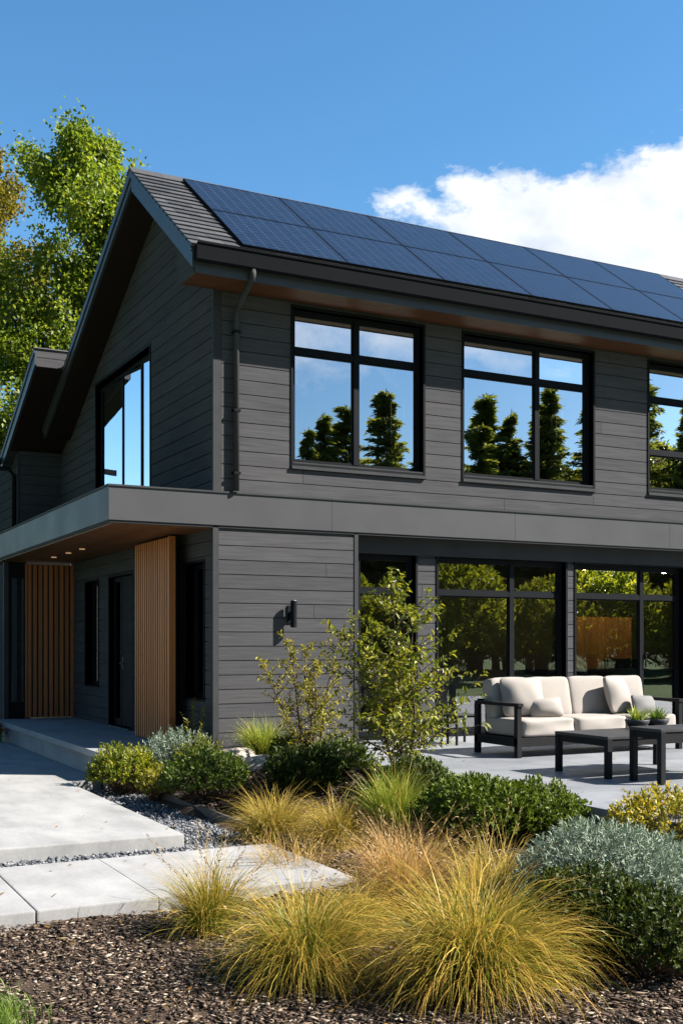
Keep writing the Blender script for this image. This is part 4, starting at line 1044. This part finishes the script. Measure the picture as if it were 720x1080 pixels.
# planted bowls on the coffee table
def bowl(x, y, label, seed):
    t = empty('planted_bowl', label, 'planter', (x, y, .42), 'planted bowls on the coffee table')
    mb = MB(); mb.lathe([(.075, 0), (.08, .006), (.125, .06), (.135, .095), (.128, .1), (.12, .085), (.02, .08)], (0, 0, .001), 28); mb.build('bowl', M['bowl'], t, smooth=True)
    V, F, al, P = blades(150, .07, .2, 50, .8, .012, seed, seg=5); V[:, 2] += .08; mk('foliage', V, F, M['l_lime'] if seed % 2 else M['g_lawn'], t, attr=al)
bowl(3.3, -4.08, 'dark bowl of spiky green plants, nearer the sofa arm', 91)
bowl(3.58, -4.08, 'dark bowl of spiky green plants beside the taller table', 92)

# ------------------------------------------------------------------ trees
def tree_mesh(h, cr, seed, mat, n_leaf=16000, leaf=.14, trunk=.22, clear=.12, narrow=1.0, limbs=46, top=.15):
    """tapered trunk, rising limbs, twigs with leaf clumps -> (trunk verts..., leaves)"""
    r = np.random.default_rng(seed); A = []; B = []; R0 = []; R1 = []; tips = []
    p = np.zeros(3); d = np.array([0, 0, 1.]); N = 16; line = [p]
    for k in range(N):
        q = p + d * h * .97 / N; A.append(p); B.append(q); R0.append(trunk * (1 - k / N) ** .8 + .02); R1.append(trunk * (1 - (k + 1) / N) ** .8 + .02); p = q; line.append(p); d = norm(d + r.normal(0, .035, 3) + np.array([0, 0, .05]))
    line = np.array(line)
    for i in range(limbs):
        t = clear + (1 - clear) * ((i + r.random()) / limbs) * .98; base = line[min(N - 1, int(t * N))] * (1 - (t * N) % 1) + line[min(N, int(t * N) + 1)] * ((t * N) % 1)
        u = (t - clear) / (1 - clear); prof = (math.sin(math.pi * min(1, u * .85 + .18)) ** .7) * (1 - top * u)
        L = cr * prof * r.uniform(.6, 1.2); a = r.uniform(0, 6.28); bd = norm(np.array([math.cos(a), math.sin(a), .45 + .8 * u])); bp = base; K = 6; rad = max(.012, trunk * .3 * (1 - t))
        for m in range(K):
            bq = bp + bd * L / K; A.append(bp); B.append(bq); R0.append(rad * (1 - m / K) + .008); R1.append(rad * (1 - (m + 1) / K) + .008)
            for c in range(2 if m < 2 else 4):
                sd = norm(r.normal(0, 1, 3) + bd * .6 + np.array([0, 0, .15])); sl_ = L * .28 * r.uniform(.4, 1.2); e = bq + sd * sl_
                A.append(bq); B.append(e); R0.append(.01); R1.append(.004); tips.append((bq + sd * sl_ * .6, sl_ * .30)); tips.append((e, sl_ * .34))
            bp = bq; bd = norm(bd + r.normal(0, .16, 3) + np.array([0, 0, .06]))
        tips.append((bp, L * .13))
    TP = np.array([t_[0] for t_ in tips]); TR = np.array([t_[1] for t_ in tips]); pick = r.integers(0, len(TP), n_leaf)
    P = TP[pick] + r.normal(0, 1, (n_leaf, 3)) * (TR[pick] * .62 + .04)[:, None]
    D = norm(r.normal(0, 1, (n_leaf, 3)) + np.array([0, 0, -.35])); Nn = norm(r.normal(0, .7, (n_leaf, 3)) + np.array([0, 0, .9])); Ln = leaf * r.uniform(.6, 1.3, n_leaf)
    return tubes_geo(A, B, R0, R1, 6), leaf_geo(P, D, Nn, Ln, Ln * .68)
def tree(name, label, x, y, group=None, mat=None, z=-.5, cat='tree', **kw):
    root = empty(name, label, cat, (x, y, z), group); (v, f), (lv, lf) = tree_mesh(mat=mat, **kw)
    mk('trunk', v, f, M['bark'], root); mk('crown', lv, lf, mat, root); return root

tree('broadleaf_tree', 'tallest sunlit green tree rising behind the gable roof', 3.0, 18.6, 'trees behind the house', M['l_tree'], h=17.4, cr=4.0, seed=41, n_leaf=120000, leaf=.125, limbs=78, clear=.12)
tree('broadleaf_tree', 'yellowing tree cut off by the picture edge', 1.0, 24.5, 'trees behind the house', M['l_treeY'], h=19.0, cr=3.8, seed=42, n_leaf=80000, leaf=.13, limbs=56, clear=.1)
tree('broadleaf_tree', 'tree whose tip just shows above the gable peak', 7.2, 26.0, 'trees behind the house', M['l_tree'], h=19.4, cr=2.2, seed=43, n_leaf=13000, leaf=.18, limbs=44)
tree('broadleaf_tree', 'dense lower green tree behind the lower wing roof', -.6, 17.0, 'trees behind the house', M['l_tree'], h=9.8, cr=2.6, seed=44, n_leaf=32000, leaf=.11, limbs=44, clear=.06)
shrub('far_shrub', 'lime green bushy shrub beyond the far end of the porch', -1.6, 13.5, 1.3, 1.2, 2.9, M['l_shrubfar'], 900, 10, .12, .5, .3, 51, z=-.5)

# trees across the garden, mirrored in the windows
def conifer_mesh(h, rad, seed):
    """spire of uneven drooping boughs carrying needle sprays"""
    r = np.random.default_rng(seed); nbr = 150; P = []; D = []; A = []; B = []
    for i in range(nbr):
        u = (i + r.random()) / nbr; z = h * (.05 + .93 * u ** .9); L = rad * (1 - u) ** 1.05 * r.uniform(.45, 1.25) + .1; a = r.uniform(0, 6.28)
        d = np.array([math.cos(a), math.sin(a), .25 + .5 * u - .15 * r.random()]); p = np.array([0, 0, z]); K = 9
        for k in range(K):
            q = p + d * L / K; A.append(p); B.append(q); w = L * .15 * (1 - k / K) + .09
            for m in range(11):
                o = r.normal(0, 1, 3) * np.array([w, w, w * .35]); P.append(p + (q - p) * r.random() + o * .8); D.append(norm(d + o * 1.2 / w * .5 + np.array([0, 0, -.25])))
            p = q; d = d + np.array([0, 0, -.07])
    n = len(P); P = np.array(P); D = np.array(D)
    lv = leaf_geo(P, D, norm(r.normal(0, .6, (n, 3)) + np.array([0, 0, 1])), 0.28 * r.uniform(.5, 1.3, n), .10 * r.uniform(.6, 1.2, n))
    t1 = tubes_geo([[0, 0, 0]], [[0, 0, h]], .2, .02, 4); t2 = tubes_geo(A, B, .03, .02, 4)
    return (np.concatenate([t1[0], t2[0]]), np.concatenate([t1[1], t2[1] + len(t1[0])])), lv
protos = []
for i in range(3):
    root = empty('conifer', '', 'conifer', (0, 0, -.5), 'conifers across the garden mirrored in the upper windows')
    (v, f), (lv, lf) = conifer_mesh(13.3, (3.7, 3.1, 4.3)[i], 60 + i); mk('trunk', v, f, M['bark'], root); mk('crown', lv, lf, M['l_conif'], root); protos.append(root)
LAB = 'dark conifer across the garden, mirrored in the upper front windows'
spots = [(13.5, -42, .9), (16.4, -40, 1.0), (19.0, -43, 1.05), (21.3, -41, 1.02), (22.9, -42, 1.1), (24.6, -43, 1.16), (26.0, -41, 1.22), (27.8, -43, 1.04), (29.6, -41, .98), (31.2, -44, 1.18), (32.6, -41, 1.12), (34.2, -43, 1.28), (36.0, -43, 1.22), (37.6, -41, 1.32), (39.4, -44, 1.3), (41.2, -41, 1.38), (43.4, -41, 1.3), (46.5, -43, 1.55), (50.5, -42, 1.4), (54, -43, 1.7), (58, -41, 1.6)]
for i, (x, y, s) in enumerate(spots):
    p = protos[i % 3]
    if i < 3: p.location = (x, y, -.5); p.scale = (s, s, s); p['label'] = LAB
    else: copy_tree(p, (x, y, -.5), i * 1.3, s, LAB)
bl = tree('garden_tree', 'round broadleaf tree across the garden, mirrored between the conifers in the upper windows', 25, -46, 'broadleaf trees across the garden mirrored in the upper windows', M['l_conif'], h=12.5, cr=4.2, seed=66, n_leaf=16000, leaf=.3, limbs=44, clear=.15)
for i, (x, y, s) in enumerate([(17.5, -47, .95), (22.6, -46, .95), (28.0, -46, .98), (30.6, -47, .96), (33.0, -47, 1.04), (35.6, -46, 1.0), (38.2, -47, 1.06), (41, -47, 1.12), (43.5, -46, 1.1), (48.5, -46, 1.2), (53, -46, 1.3)]): copy_tree(bl, (x, y, -.5), i * 1.7, s)
far = shrub('garden_shrub', 'lime green shrub across the garden, mirrored in the ground-floor windows', 11, -26, 2.6, 2.2, 4.6, M['l_shrubfar'], 1100, 10, .22, .5, .5, 71, z=-.5, group='shrubs across the garden mirrored in the ground-floor glass')
for i, (x, y, s) in enumerate([(15, -27, 1.1), (18.5, -26, .85), (22, -27.5, 1.2), (26, -26, .95), (30, -27, 1.15), (34, -26, 1.0), (38, -27.5, 1.2)]):
    copy_tree(far, (x, y, -.5), i * 1.1, s)

# ------------------------------------------------------------------ sky and sun
AZ, EL = 123.0, 41.0           # compass-like: x = sin, y = cos
w = bpy.data.worlds.new("World"); scene.world = w; w.use_nodes = True
nt = w.node_tree; nt.nodes.clear()
def wn(t_, **kw):
    x = nt.nodes.new(t_)
    for k, v in kw.items(): setattr(x, k, v)
    return x
out = wn('ShaderNodeOutputWorld'); bg = wn('ShaderNodeBackground'); bg.inputs['Strength'].default_value = .05
sky = wn('ShaderNodeTexSky', sky_type='NISHITA'); sky.sun_disc = False; sky.sun_elevation = R(EL); sky.sun_rotation = R(AZ); sky.air_density = 1.0; sky.dust_density = .3; sky.ozone_density = 3.5
tc = wn('ShaderNodeTexCoord')
def wmath(op, a, b=None, c=None, clamp=False):
    m = wn('ShaderNodeMath', operation=op, use_clamp=clamp)
    for i, v in enumerate((a, b, c)):
        if v is None: continue
        if hasattr(v, 'is_output'): nt.links.new(v, m.inputs[i])
        else: m.inputs[i].default_value = v
    return m.outputs[0]
nz = wn('ShaderNodeTexNoise'); nz.inputs['Scale'].default_value = 9; nz.inputs['Detail'].default_value = 9; nz.inputs['Roughness'].default_value = .62
mp = wn('ShaderNodeMapping'); mp.inputs['Scale'].default_value = (1, 1, 1.7); nt.links.new(tc.outputs['Generated'], mp.inputs['Vector']); nt.links.new(mp.outputs[0], nz.inputs['Vector'])
nv = wmath('SUBTRACT', nz.outputs['Fac'], .5)
def cloud(dx, dy, el, a, b, amp, bias, soft):
    """cumulus bank centred on a compass direction; a, b half width and half height in radians"""
    az = math.atan2(dy, dx); vr = wn('ShaderNodeVectorRotate', rotation_type='Z_AXIS'); nt.links.new(tc.outputs['Generated'], vr.inputs['Vector']); vr.inputs['Angle'].default_value = -az
    sp = wn('ShaderNodeSeparateXYZ'); nt.links.new(vr.outputs[0], sp.inputs[0])
    tang = wmath('DIVIDE', wmath('ARCTAN2', sp.outputs[1], sp.outputs[0]), a); ver = wmath('DIVIDE', wmath('SUBTRACT', wmath('ARCSINE', sp.outputs[2]), el), b)
    d_ = wmath('SQRT', wmath('ADD', wmath('MULTIPLY', tang, tang), wmath('MULTIPLY', ver, ver)))
    den = wmath('ADD', wmath('SUBTRACT', bias, d_), wmath('MULTIPLY', nv, amp))
    return wmath('DIVIDE', den, soft, None, True)
c1 = cloud(.716, .698, R(17.2), .30, .115, 2.3, 1.06, .24)
c2 = cloud(.50, -.86, R(15.6), .36, .05, 3.2, .85, .8)
c3 = cloud(.62, -.78, R(15.5), .10, .03, 3.0, .55, .9)
c4 = cloud(.80, .6, R(12), .5, .08, 2.6, .9, .5)
cm = wmath('MAXIMUM', wmath('MAXIMUM', c1, wmath('MULTIPLY', c4, .95)), wmath('MULTIPLY', wmath('MAXIMUM', c2, c3), .62))
n2 = wn('ShaderNodeTexNoise'); n2.inputs['Scale'].default_value = 14; n2.inputs['Detail'].default_value = 6; nt.links.new(mp.outputs[0], n2.inputs['Vector'])
cr = wn('ShaderNodeValToRGB'); cr.color_ramp.elements[0].position = .3; cr.color_ramp.elements[0].color = (5.3, 5.9, 6.8, 1); cr.color_ramp.elements[1].position = .62; cr.color_ramp.elements[1].color = (8.7, 8.8, 9.0, 1)
nt.links.new(n2.outputs['Fac'], cr.inputs['Fac'])
mx = wn('ShaderNodeMix', data_type='RGBA'); nt.links.new(cm, mx.inputs[0]); hs = wn('ShaderNodeHueSaturation'); hs.inputs['Saturation'].default_value = 1.2; hs.inputs['Hue'].default_value = .493
nt.links.new(sky.outputs[0], hs.inputs['Color']); spw = wn('ShaderNodeSeparateXYZ'); nt.links.new(tc.outputs['Generated'], spw.inputs[0])
side = wmath('ADD', wmath('MULTIPLY', spw.outputs[0], .6), wmath('MULTIPLY', spw.outputs[1], .8))
mr = wn('ShaderNodeMapRange', interpolation_type='SMOOTHSTEP'); nt.links.new(side, mr.inputs[0]); mr.inputs[1].default_value = -.7; mr.inputs[2].default_value = .7; mr.inputs[3].default_value = .66; mr.inputs[4].default_value = 1.5
nt.links.new(mr.outputs[0], hs.inputs['Value'])
nt.links.new(hs.outputs[0], mx.inputs[6]); nt.links.new(cr.outputs[0], mx.inputs[7])
nt.links.new(mx.outputs[2], bg.inputs['Color']); nt.links.new(bg.outputs[0], out.inputs['Surface'])

sun = bpy.data.lights.new('sun', 'SUN'); sun.energy = 5.0; sun.angle = R(.5); sun.color = (1, .95, .88)
so_ = bpy.data.objects.new('sun', sun); col.objects.link(so_)
sd = Vector((math.sin(R(AZ)) * math.cos(R(EL)), math.cos(R(AZ)) * math.cos(R(EL)), math.sin(R(EL))))
so_.rotation_euler = sd.to_track_quat('Z', 'Y').to_euler(); so_.location = sd * 40

# ------------------------------------------------------------------ camera
cam = bpy.data.cameras.new('camera'); cam.sensor_fit = 'VERTICAL'; cam.sensor_height = 24; cam.lens = 24 * 1179 / 1080
cam.shift_y = 138 / 1080; cam.clip_start = .1; cam.clip_end = 3000
co = bpy.data.objects.new('camera', cam); col.objects.link(co)
co.location = (-5.14, -13.34, 1.35); co.rotation_euler = (R(90), 0, -math.atan2(.4625, .8866))
scene.camera = co
scene.view_settings.view_transform = 'Standard'; scene.view_settings.look = 'None'; scene.view_settings.gamma = 1; scene.view_settings.exposure = 1.5
scene.cycles.max_bounces = 8; scene.cycles.transparent_max_bounces = 12; scene.cycles.use_denoising = True
